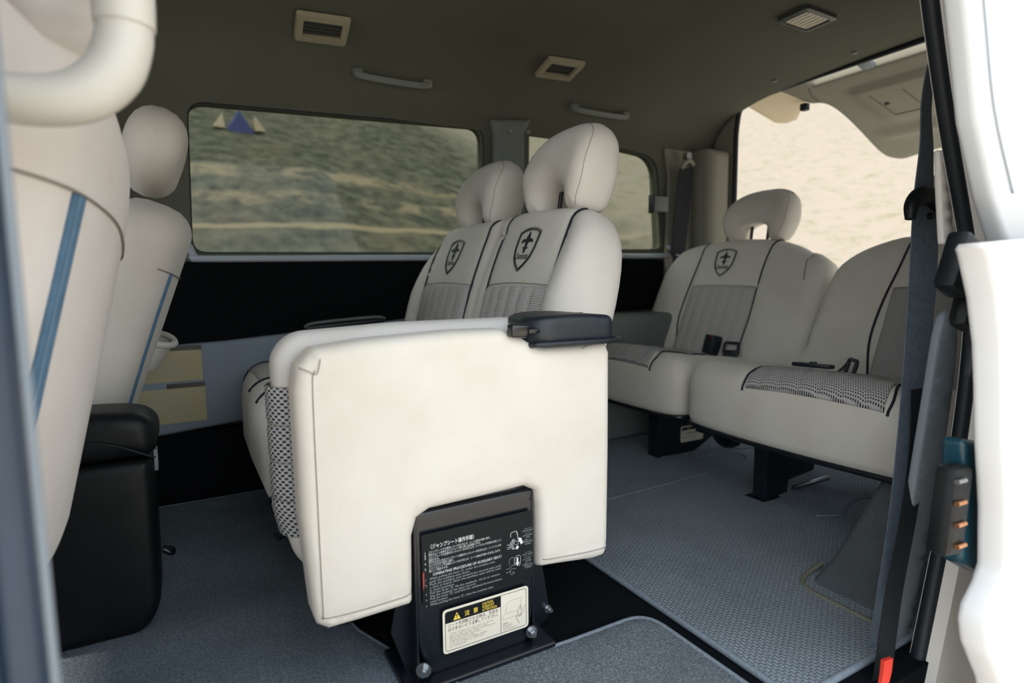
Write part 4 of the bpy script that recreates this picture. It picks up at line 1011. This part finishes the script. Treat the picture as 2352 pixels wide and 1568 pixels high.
        d.text('注意', .03, H_ - .0145, .008, M['ink_yellow'], .0016); d.text('シートを回転させる時は、', .010, .028, .009, M['ink_black'], .0014, .075); d.text('手足をはさまないよう', .010, .014, .009, M['ink_black'], .0014, .065)
        d.build('caution_label', pd)
    else:
        mb.box((1.437, 1.092, 0.10), (0.018, 0.045, 0.20), M['blackmetal'], 0.003)
        mb.add([(1.43, 1.08, 0.0), (1.535, 1.08, 0.0), (1.54, 1.08, 0.05), (1.66, 1.08, 0.06), (1.72, 1.08, 0.20), (1.43, 1.08, 0.20), (1.43, 1.085, 0.0), (1.535, 1.085, 0.0), (1.54, 1.085, 0.05), (1.66, 1.085, 0.06), (1.72, 1.085, 0.20), (1.43, 1.085, 0.20)],
               [(0, 1, 2, 3, 4, 5), (11, 10, 9, 8, 7, 6), (0, 6, 7, 1), (1, 7, 8, 2), (2, 8, 9, 3), (3, 9, 10, 4), (4, 10, 11, 5), (5, 11, 6, 0)], M['blackmetal'])
        mb.box((1.48, 1.10, 0.006), (0.13, 0.07, 0.010), M['blackmetal'], 0.003)
        pd = mb.build('pedestal', e, False)
        tube('floor_bar', [(1.545, 1.062, 0.030), (1.70, 1.058, 0.034)], 0.008, M['chrome'], pd, 12)
    # folding mechanism below the cushion
    mb = MB(); cx, cy = (1.52, 1.315) if far else (1.75, 1.05)
    mb.tube([(cx - .05, cy, 0.185), (cx - .02, cy - .02, 0.12), (cx + .05, cy - .02, 0.11), (cx + .10, cy, 0.16)], 0.014, M['blackmetal'], 8, False, 4)
    mb.cyl((cx + .02, cy + .02, 0.13), (cx + .02, cy - .045, 0.13), 0.026, M['blackmetal'], 20)
    mb.cyl((cx + .02, cy - .045, 0.13), (cx + .02, cy - .055, 0.13), 0.010, M['chrome'], 12)
    mb.cyl((cx + .06, cy - .02, 0.125), (cx + .06, cy - .045, 0.125), 0.007, M['chrome'], 10)
    mb.box((cx + .05, cy + .02, 0.17), (0.24, 0.06, 0.05), M['blackmetal'], 0.008)
    mb.build('folding_mechanism', e)
rear_unit('far'); rear_unit('near')

# belt buckles and tongues lying on the rear bench
def buckle(loc, rz, label):
    e = empty('seat_belt_buckle', loc, label, 'buckle'); x, y, z = loc
    rot = Matrix.Rotation(rz, 3, 'Z') @ Matrix.Rotation(R(14), 3, 'Y')
    box('housing', (x, y, z + .03), (0.040, 0.060, 0.072), M['blackplastic'], e, 0.006, rot)
    c = Vector((x, y, z + .03)) + rot @ Vector((-.008, -.012, .026)); box('release_button', c, (0.024, 0.018, 0.020), M['redbutton'], e, 0.003, rot)
    return e
buckle((1.712, 1.535, 0.372), R(-15), 'black belt buckle with red button standing on the far rear seat cushion')
def tongue(loc, rz, tilt, label, w=0.052, h=0.062, group='loose belt tongues on the rear bench'):
    e = empty('belt_tongue', loc, label, 'belt tongue', group); x, y, z = loc
    rot = Matrix.Rotation(rz, 3, 'Z') @ Matrix.Rotation(tilt, 3, 'Y')
    fr = [(0, -w / 2, 0.006), (0, w / 2, 0.006), (0, w / 2, h), (0, -w / 2, h)]
    tube('frame', [tuple(Vector(loc) + rot @ Vector(p)) for p in [(0, a, b_) for a, b_ in rounded([(p[1], p[2]) for p in fr], .010)]], 0.0055, M['blackplastic'], e, 8, True)
    box('lower_bar', Vector(loc) + rot @ Vector((0, 0, 0.010)), (0.009, w, 0.022), M['blackplastic'], e, 0.002, rot)
    return e
tongue((1.700, 1.440, 0.372), R(25), R(20), 'black open-framed belt tongue right of the red-buttoned buckle', 0.05, 0.048)
tongue((1.600, 0.955, 0.356), R(-38), R(14), 'black open-framed belt tongue standing on the near rear seat cushion', 0.052, 0.066)
mb = MB(); mb.box((1.53, 1.01, 0.404), (0.05, 0.10, 0.012), M['blackplastic'], 0.004, Matrix.Rotation(R(14), 3, 'Z') @ Matrix.Rotation(R(6), 3, 'Y')); mb.cyl((1.53, 1.01, 0.408), (1.53, 1.01, 0.414), 0.010, M['blackmetal'], 16)
tag(mb.build('lap_belt_buckle'), 'flat black buckle end lying in the crease of the near rear seat cushion', 'buckle')
def belt_bit(pts, label):
    return tag(strip('belt_end', pts, [(0.03, 0.02, 0)] * len(pts), 0.003, M['webbing_dark'], None, 3), label, 'belt')
belt_bit([(1.735, 1.335, 0.355), (1.765, 1.330, 0.372), (1.79, 1.325, 0.395)], 'short black belt stub poking out below the edge of the far rear backrest')
belt_bit([(1.66, 1.045, 0.352), (1.70, 1.035, 0.375), (1.735, 1.03, 0.405)], 'short black belt stub poking out below the near rear backrest')

# ================================================================== FRONT SEATS
def front_seat(near):
    lab = 'pale front passenger seat seen from behind, with a blue stripe down its back' if near else 'cream driver seat in the shade beside the long window, with a map pocket'
    if near:
        e = empty('front_seat', (-0.25, 0.90, 0.0), lab, 'car seat', 'front seats')
        a = R(13); o = (-0.070, 0, 0.735); y0, y1 = 0.655, 1.17
        pts = [(y0 + .06, -.52), (y0 + .01, -.44), (y0, -.1), (y0 + .01, .12), (y0 + .05, .185), (.80, .178), (.95, .145), (1.06, .105), (1.135, .06), (y1, -.02), (y1 - .005, -.10), (y1 - .03, -.30), (y1 - .06, -.47), (y1 - .13, -.52)]
    else:
        e = empty('front_seat', (-0.20, 1.60, 0.0), lab, 'car seat', 'front seats')
        a = R(19.5); o = (0.028, 0, 0.76); y0, y1 = 1.36, 1.84
        pts = [(y0 + .06, -.50), (y0 + .01, -.44), (y0, -.1), (y0 + .01, -.02), (y0 + .07, .025), (1.55, .042), (1.68, .038), (1.77, .018), (1.825, -.03), (y1, -.10), (y1, -.30), (y1 - .03, -.46), (y1 - .09, -.50)]
    bd = (math.sin(a), 0, math.cos(a)); nn = (math.cos(a), 0, -math.sin(a))
    poly = curve2(pts, 4)
    ym = (y0 + y1) / 2
    def bump(s, t):
        u = (s - ym) / ((y1 - y0) / 2); return -0.03 * u * u + (0.020 * u if near else 0.0)
    b = Body(o, (0, 1, 0), bd, nn, poly, 0.15, 0.09 if near else 0.06, 0.05, bump)
    bk = b.build('backrest', M['seat_front'] if near else M['velour'], e, 0.014, 0, 0.010)
    if near:
        b.piping('seam', [(.672, .004), (.72, .005), (.80, .003), (.92, -.008), (1.02, -.028), (1.10, -.050), (1.150, -.070)], 0.0016, M['stitch'], bk, 5)
        for k, (dx, mt, r_) in enumerate(((-.008, 'bluestripe', .0045), (0, 'bluestripe2', .0028), (.008, 'bluestripe', .0045))):
            b.piping('stripe', [(.762 + dx, .002), (.757 + dx, -.08), (.750 + dx, -.2), (.746 + dx, -.32), (.744 + dx, -.45)], r_, M[mt], bk, 5)
    else:
        b.piping('seam', [(1.38, -.10), (1.6, -.105), (1.80, -.095), (1.835, -.09)], 0.0014, M['stitch'], bk, 5)
        b.piping('piping', [(1.765, -.10), (1.76, -.2), (1.74, -.32), (1.72, -.46)], 0.0035, M['bluestripe'], bk, 5)
        b.piping('piping', [(1.42, -.10), (1.42, -.2), (1.43, -.32), (1.45, -.46)], 0.0035, M['bluestripe'], bk, 5)
        # open map pocket hoop
        mb = MB(); P0 = Vector((-0.082, 1.735, 0.505))
        ring = [P0 + Vector(q) for q in ((-.02, -.08, .010), (.025, -.07, -.005), (.050, -.03, -.010), (.054, .03, -.006), (.036, .07, .008), (-.0, .09, .016))]
        mb.tube(ring, 0.008, M['velour'], 8, False, 4)
        low = [p + Vector((-.04, 0, -.060)) for p in ring]
        R1 = catmull(ring, 4); R2 = catmull(low, 4); n = len(R1)
        mb.add([tuple(p) for p in R1 + R2], [(i, i + 1, n + i + 1, n + i) for i in range(n - 1)], M['velour'])
        mb.build('map_pocket', e)
    # head restraint: plain pad
    if near: hp = [(.70, .0), (.675, .12), (.68, .30), (.78, .36), (.92, .36), (1.02, .31), (1.04, .18), (1.00, .06), (.95, .0)]; zo = 0.13; T = .12
    else: hp = [(1.50, .02), (1.44, .07), (1.43, .14), (1.47, .20), (1.55, .225), (1.66, .225), (1.74, .20), (1.78, .13), (1.76, .05), (1.72, .0), (1.58, .0)]; zo = 0.085; T = .12; hp = [(a_, b__ * .80) for a_, b__ in hp]
    hb = Body(Vector(o) + Vector(bd) * zo + Vector((0 if near else -.062, 0, 0)), (0, 1, 0), bd, nn, curve2(hp, 4), T, .055, .05, lambda s, t: -0.01)
    hb.build('head_restraint', M['seat_front'] if near else M['velour'], e, 0.014, 0, 0.010)
    # cushion
    box('seat_cushion', (-0.48 if near else -0.45, ym, 0.32), (0.50, y1 - y0 - .04, 0.16), M['velour'], e, 0.05, None, 4)
    box('seat_base', (-0.50, ym, 0.125), (0.42, 0.36, 0.235), M['blackmetal'], e, 0.01)
    return e
front_seat(True); front_seat(False)
# fat cream grip wrapped round the front seat top
e = empty('assist_grip', (-0.06, 0.60, 0.78), 'thick glossy cream curved assist grip at the top left in front of the passenger headrest', 'grab handle')
tube('grip_bar', [(x - .004, y, z) for x, y, z in [(-0.150, 0.600, 0.815), (-0.118, 0.603, 0.797), (-0.085, 0.606, 0.796), (-0.057, 0.610, 0.806), (-0.037, 0.615, 0.828), (-0.028, 0.62, 0.855), (-0.0265, 0.62, 0.872)]], [.0195, .0195, .020, .0215, .0222, .022, .0215], M['grip'], e, 24, False, 8)
tube('upper_sleeve', [(-0.0305, 0.62, 0.868), (-0.030, 0.62, 0.90), (-0.032, 0.62, 1.0), (-0.06, 0.63, 1.20)], [.0232, .0236, .025, .03], M['grip'], e, 24, False, 6)

# console box between the front seats
e = empty('console_box', (-0.19, 1.32, 0.0), 'black leather storage box with padded lid between the front seats', 'storage box')
cb_ = Body((0, 1.222, 0), (1, 0, 0), (0, 0, 1), (0, -1, 0), rounded([(-0.33, 0.004), (-0.097, 0.004), (-0.070, 0.05), (-0.066, 0.335), (-0.33, 0.335)], [.02, .03, .03, .02, .02]), 0.12, 0.022, 0.02)
cb_.build('box_body', M['leather'], e, 0.04)
lid = Body((0, 1.207, 0), (1, 0, 0), (0, 0, 1), (0, -1, 0), curve2([(-0.34, 0.345), (-0.10, 0.340), (-0.066, 0.345), (-0.056, 0.375), (-0.064, 0.405), (-0.10, 0.423), (-0.2, 0.428), (-0.34, 0.428)], 4), 0.14, 0.03, 0.03)
ld = lid.build('padded_lid', M['leather'], e, 0.02)
tube('lid_seam', [(-0.25, 1.206, 0.383), (-0.16, 1.2045, 0.380), (-0.115, 1.2045, 0.368), (-0.085, 1.206, 0.352), (-0.062, 1.214, 0.338)], 0.002, M['seal_dark'], ld, 6, False, 5)
tube('side_latch', [(-0.064, 1.30, 0.13), (-0.050, 1.30, 0.12), (-0.052, 1.33, 0.115), (-0.064, 1.33, 0.12)], 0.006, M['blackmetal'], e, 8, False, 3)
box('hinge_plate', (-0.063, 1.26, 0.325), (0.006, 0.03, 0.04), M['slate'], e, 0.001)

# ================================================================== BELTS
e = empty('seat_belt', (1.10, 0.56, 0.0), 'long slate grey belt through a black guide, right of the door opening', 'seat belt')
def W(px): return Vector(px)
pth = [(1.36, 0.655, 1.16), (1.275, 0.632, 1.00), (1.272, 0.626, 0.90), (1.262, 0.620, 0.80), (1.265, 0.615, 0.70), (1.245, 0.605, 0.56), (1.20, 0.585, 0.40), (1.13, 0.56, 0.22), (1.04, 0.535, 0.05), (1.02, 0.53, -0.0)]
wd = [Vector((0.040, 0.006, 0.004)), Vector((0.046, 0.006, 0.0)), Vector((0.060, 0.006, 0.0)), Vector((0.072, 0.0, 0.004)), Vector((0.078, -.01, 0.0)), Vector((0.076, -.01, 0)), Vector((0.070, -.012, 0)), Vector((0.058, -.012, 0)), Vector((0.045, -.01, 0)), Vector((0.040, -.01, 0))]
strip('webbing', pth, wd, 0.0022, M['webbing'], e, 6)
# guide
mb = MB()
mb.tube([(x - .009, y, z) for x, y, z in [(1.188, 0.600, 0.755), (1.194, 0.602, 0.778), (1.222, 0.606, 0.797), (1.262, 0.610, 0.803), (1.300, 0.613, 0.795), (1.328, 0.617, 0.772), (1.322, 0.617, 0.750)]], [.009, .013, .0165, .0175, .0165, .013, .008], M['leather'], 14, False, 5)
mb.tube([(1.266, 0.612, 0.765), (1.266, 0.604, 0.765)], 0.006, M['leather'], 16)
mb.build('belt_guide', e)
# second black belt strand and red sleeve
e2 = empty('lower_belt', (1.03, 0.51, 0.0), 'narrow black belt strand with a red sleeve at its lower end, bottom right', 'seat belt')
strip('webbing', [(1.195, 0.575, 0.44), (1.150, 0.550, 0.35), (1.08, 0.522, 0.25), (1.00, 0.50, 0.12), (0.965, 0.49, 0.02), (0.945, 0.485, -0.04)], [Vector((0.044, -.005, 0))] * 6, 0.002, M['webbing_dark'], e2, 6)
strip('red_sleeve', [(0.943, 0.475, 0.045), (0.939, 0.474, 0.02), (0.926, 0.472, -0.002), (0.922, 0.471, -0.015)], [Vector((0.019, -.003, 0))] * 4, 0.006, M['red'], e2, 3)
# belt on the far D pillar
e = empty('pillar_belt', (1.96, 1.93, 0.72), 'black seat belt hanging down the cream pillar right of the small side window', 'seat belt')
strip('webbing', [(1.972, 1.938, 1.135), (1.965, 1.938, 1.05), (1.945, 1.938, 0.90), (1.930, 1.938, 0.75)], [Vector((0.080, 0, 0)), Vector((0.085, 0, 0)), Vector((0.088, 0, 0)), Vector((0.082, 0, 0))], 0.003, M['webbing_dark'], e, 3)
mb = MB(); mb.tube([(1.935, 1.93, 1.128), (1.945, 1.925, 1.150), (1.975, 1.925, 1.165), (2.005, 1.93, 1.150)], 0.010, M['pillar'], 8, False, 4); mb.cyl((1.975, 1.95, 1.185), (1.975, 1.925, 1.185), 0.016, M['chrome'], 14); mb.build('upper_anchor', e)
mb = MB(); mb.tube([(1.885, 1.915, 0.752), (1.97, 1.915, 0.742)], 0.006, M['chrome'], 8); mb.tube([(1.905, 1.915, 0.745), (1.915, 1.91, 0.70), (1.95, 1.91, 0.70), (1.965, 1.915, 0.74)], 0.005, M['chrome'], 8); mb.tube([(1.885, 1.915, 0.76), (1.890, 1.915, 0.70), (1.880, 1.915, 0.64)], 0.008, M['blackplastic'], 8); mb.build('belt_tongue', e)
mb = MB(); mb.box((1.83, 1.955, 0.972), (0.085, 0.03, 0.066), M['trimgrey'], 0.006); mb.box((1.787, 1.953, 0.972), (0.012, 0.034, 0.080), M['blackplastic'], 0.004)
tag(mb.build('belt_holder'), 'small grey belt holder clip overlapping the right edge of the small side window', 'clip')
tag(strip('floor_side_belt', [(1.80, 1.965, 0.45), (1.79, 1.955, 0.40), (1.76, 1.95, 0.36)], [Vector((0.05, 0, 0))] * 3, 0.003, M['webbing_dark'], None, 2), 'short black belt end beside the far end of the rear bench', 'belt')

# ================================================================== CEILING FITTINGS
def frame_obj(name, corners, n_in, label, cat, group, kind):
    """corners: four 3d points (TL, TR, BR, BL) on the headliner"""
    c = [Vector(p) for p in corners]; ctr = sum(c, Vector()) / 4
    U = (c[1] - c[0] + c[2] - c[3]); w = U.length / 2; U.normalize(); Vv = (c[0] - c[3] + c[1] - c[2]); h = Vv.length / 2
    Nn = U.cross(Vv).normalized()
    if Nn.z > 0: Nn = -Nn
    Vv = Nn.cross(U).normalized(); 
    if Vv.y > 0: pass
    e = empty(name, ctr, label, cat, group)
    def P(u, v, l): return ctr + U * u + Vv * v + Nn * l
    return e, w, h, P
def vent(corners, label):
    e, w, h, P = frame_obj('ceiling_vent', corners, None, label, 'air vent', 'ceiling air vents', 'vent')
    wi, hi = w * .36, h * .30
    o_ = rounded([(-w / 2, -h / 2), (w / 2, -h / 2), (w / 2, h / 2), (-w / 2, h / 2)], .01); i_ = rounded([(-wi, -hi), (wi, -hi), (wi, hi), (-wi, hi)], .006); n = len(o_)
    V = [P(u, v, 0.0) for u, v in o_] + [P(u * .96, v * .95, 0.012) for u, v in o_] + [P(u, v, 0.013) for u, v in i_] + [P(u, v, -0.02) for u, v in i_]
    Fc = [(k * n + i, k * n + (i + 1) % n, (k + 1) * n + (i + 1) % n, (k + 1) * n + i) for k in range(3) for i in range(n)]
    mk('vent_frame', V, Fc, M['beigeplastic'], e, False)
    mb = MB(); q = [P(-wi, -hi, 0.000), P(wi, -hi, 0.000), P(wi, hi, 0.000), P(-wi, hi, 0.000)]; q2 = [x + (P(0, 0, 0) - P(0, 0, 0.01)) for x in q]
    mb.add(q + q2, [(0, 1, 2, 3), (7, 6, 5, 4), (0, 4, 5, 1), (1, 5, 6, 2), (2, 6, 7, 3), (3, 7, 4, 0)], M['lamp_rim']); mb.build('vent_cavity', e, False)
    for k in range(4):
        v = -hi + (k + .7) * 2 * hi / 4.6; pts = [P(-wi, v, .004), P(wi, v, .004)]
        tube('slat', pts, 0.0022, M['lamp_rim'], e, 6)
    return e
vent([(0.315, 1.763, 1.394), (0.460, 1.752, 1.396), (0.478, 1.868, 1.368), (0.325, 1.880, 1.362)], 'beige framed ceiling vent at the upper left above the long window')
vent([(1.108, 1.737, 1.400), (1.255, 1.728, 1.401), (1.290, 1.836, 1.378), (1.145, 1.848, 1.376)], 'smaller looking beige ceiling vent above the second row headrests')
def grab(x0, x1, y, z, label):
    e = empty('ceiling_grab_handle', ((x0 + x1) / 2, y, z), label, 'grab handle', 'ceiling grab handles')
    d = Vector((0, -0.7, -0.7)).normalized()
    def P(x, l, dz=0): return Vector((x, y, z + dz)) + d * l
    strip('handle_bar', [P(x0, 0.004), P(x0 + .02, 0.028), P((x0 + x1) / 2, 0.034), P(x1 - .02, 0.028), P(x1, 0.004)], [Vector((0, -.010, 0.016))] * 5, 0.012, M['trimgrey'], e, 4)
    box('end_cap', P(x1 - .012, 0.016), (0.03, 0.024, 0.026), M['pillar'], e, 0.005); box('end_cap', P(x0 + .012, 0.016), (0.03, 0.024, 0.026), M['trimgrey'], e, 0.005)
    return e
grab(0.515, 0.772, 1.945, 1.322, 'slim grey grab handle above the long side window')
grab(1.355, 1.630, 1.945, 1.325, 'slim grey grab handle above the small side window')
e, w, h, P = frame_obj('ceiling_lamp', [(1.633, 1.23, 1.434), (1.622, 1.13, 1.437), (1.785, 1.154, 1.436), (1.771, 1.26, 1.433)], None, 'dark rimmed rectangular ceiling lamp with a clear ribbed lens near the tailgate', 'ceiling lamp', None, None)
o_ = rounded([(-w / 2, -h / 2), (w / 2, -h / 2), (w / 2, h / 2), (-w / 2, h / 2)], .014); n = len(o_)
V = [P(u, v, -.004) for u, v in o_] + [P(u, v, 0.010) for u, v in o_] + [P(u * .78, v * .78, 0.014) for u, v in o_] + [P(u * .74, v * .74, 0.004) for u, v in o_]
mk('lamp_rim', V, [(k * n + i, k * n + (i + 1) % n, (k + 1) * n + (i + 1) % n, (k + 1) * n + i) for k in range(3) for i in range(n)], M['lamp_rim'], e, False)
mb = MB(); mb.add([P(u * .78, v * .78, .009) for u, v in o_] + [P(u * .78, v * .78, .002) for u, v in o_], [tuple(range(n)), tuple(range(2 * n - 1, n - 1, -1))] + [(i, (i + 1) % n, n + (i + 1) % n, n + i) for i in range(n)], M['lens'])
for k in range(5): mb.tube([P(-w * .3, -h * .25 + k * h * .12, .010), P(w * .3, -h * .25 + k * h * .12, .010)], .0012, M['lens'], 5)
mb.build('lamp_lens', e, False)
for (x, y, z, lb) in ((2.107, 1.285, 1.433, 'right'), (2.074, 1.581, 1.418, 'left')):
    tag(tube('headliner_clip', [(x, y, z + .004), (x, y, z - .004)], 0.010, M['trimgrey'], None, 14), '%s of two small round grey clips in the headliner above the tailgate opening' % lb, 'clip', 'headliner clips')

# ================================================================== TAILGATE (open)
e = empty('tailgate', (2.25, 1.2, 1.35), 'open tailgate lining in grey beige with a rounded lower lip, hanging beyond the rear opening', 'tailgate')
ta = R(-14); td = (math.cos(ta), 0, math.sin(ta)); tn = (math.sin(ta), 0, -math.cos(ta))
hp = [(1.56, .085), (1.575, .012), (1.70, .012), (1.668, .14), (1.654, .205), (1.612, .235), (1.600, .30), (1.610, .42), (1.632, .56), (1.657, .70), (1.672, .80), (1.668, .875), (1.625, .925), (1.54, .905), (1.35, .865), (1.20, .86), (.9, .86), (.6, .93), (.55, .8), (.60, .5), (.6, .085)]
hp = hp[:3] + [(y, s) for y, s in curve2(hp[3:-1], 4, False)] + hp[-1:]
tb = Body((2.2, 0, 1.44), (0, 1, 0), td, tn, hp, 0.06, 0.012, 0.01, lambda y, s: 0.02 * math.exp(-((s - .62) / .05) ** 2) * max(0, min(1, (1.62 - y) / .1)) + 0.016 * max(0, min(1, (.55 - s) / .08)) * max(0, min(1, (1.50 - y) / .05)) * (s > .2))
tg = tb.build('inner_lining', M['pillar'], e, 0.02)
tb.piping('panel_seam', [(1.416, .24), (1.416, .44), (1.30, .44), (1.30, .26)], 0.0012, M['lamp_rim'], tg, 0)
tb.piping('panel_seam', [(1.58, .09), (1.605, .15), (1.61, .21)], 0.0016, M['lamp_rim'], tg, 4)
v, f = tube_vf([Vector(tb.at([(1.395, .335)], 0.0)[0]), Vector(tb.at([(1.395, .335)], 0.006)[0])], 0.009, 14); mk('lock_hole', v, f, M['lamp_rim'], tg)
sb = Body((2.2, 0, 1.455), (0, 1, 0), td, tn, [(1.90, .02), (1.69, .02), (1.655, .19), (1.80, .335), (1.86, .345), (1.90, .32)], 0.03, 0.006, 0.004)
sb.build('side_frame', M['sunbeige'], e, 0.04)
box('lock_striker', Vector((2.2, 1.668, 1.45)) + Vector(td) * .20 + Vector(tn) * .022, (0.03, 0.03, 0.03), M['seal_dark'], e, 0.004)
mb = MB(); mb.box(Vector((2.2, 1.338, 1.452)) + Vector(td) * .045, (0.10, 0.045, 0.02), M['slate'], 0.006, Matrix.Rotation(-ta, 3, 'Y')); mb.build('hinge_arm', e)

# ================================================================== SLIDING DOOR (slid back, outside)
e = empty('sliding_door', (1.6, 0.37, -0.3), 'white sliding door pushed back along the outside of the van, at the right edge', 'door')
lo = [(.828, .688), (.842, .672), (.872, .62), (.895, .56), (.908, .50), (.920, .432), (.945, .33), (.957, .246), (.945, .225), (.917, .20), (.911, .176), (.922, .14), (.945, .108), (.977, .064), (1.01, -.02), (1.02, -.32), (2.2, -.32), (2.2, .74), (1.3, .72), (1.0, .700), (.88, .692)]
Bp = Body((0, 0.330, 0), (1, 0, 0), (0, 0, 1), (0, -1, 0), lo, 0.045, 0.014, 0.010)
Bp.build('outer_panel', M['paint'], e, 0.04)
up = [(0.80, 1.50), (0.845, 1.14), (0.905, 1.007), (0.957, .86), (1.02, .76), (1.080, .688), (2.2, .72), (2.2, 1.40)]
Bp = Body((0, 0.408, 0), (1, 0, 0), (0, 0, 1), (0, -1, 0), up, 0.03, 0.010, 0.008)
Bp.build('window_frame', M['paint_dim'], e, 0.05)
Bp.piping('frame_seam', [(0.895, 1.14), (0.945, 1.01), (0.995, .88), (1.07, .77)], 0.0012, M['silltrim'], e, 4)
# hardware on its front edge
mb = MB(); mb.box((0.945, 0.415, 0.665), (0.050, 0.03, 0.085), M['leather'], 0.008, Matrix.Rotation(R(24), 3, 'Y')); mb.box((0.985, 0.418, 0.605), (0.045, 0.03, 0.07), M['leather'], 0.014, Matrix.Rotation(R(20), 3, 'Y')); mb.build('upper_latch', e)
mb = MB(); mb.box((1.03, 0.42, 0.535), (0.042, 0.01, 0.072), M['blackplastic'], 0.002, Matrix.Rotation(R(10), 3, 'Y')); mb.build('striker_recess', e)
tl = Body((0, 0.385, 0), (1, 0, 0), (0, 0, 1), (0, -1, 0), rounded([(0.930, 0.425), (0.990, 0.412), (1.02, 0.36), (1.02, 0.24), (1.006, 0.208), (0.948, 0.240), (0.935, 0.36)], .012), 0.03, 0.008, 0.006)
tlo = tl.build('lower_latch', M['teal'], e, 0.02)
mb = MB(); mb.box((0.906, 0.388, 0.330), (0.052, 0.030, 0.125), M['leather'], 0.010, Matrix.Rotation(R(6), 3, 'Y')); mb.build('roller_housing', tlo)
for k in range(4):
    z = 0.378 - k * .031; tube('contact_pin', [(0.880 + .004 * k, 0.3705, z), (0.902 + .004 * k, 0.3705, z - .001)], 0.0035, M['copper'] if k else M['chrome'], tlo, 10)
# body side behind the door, lower sill outside
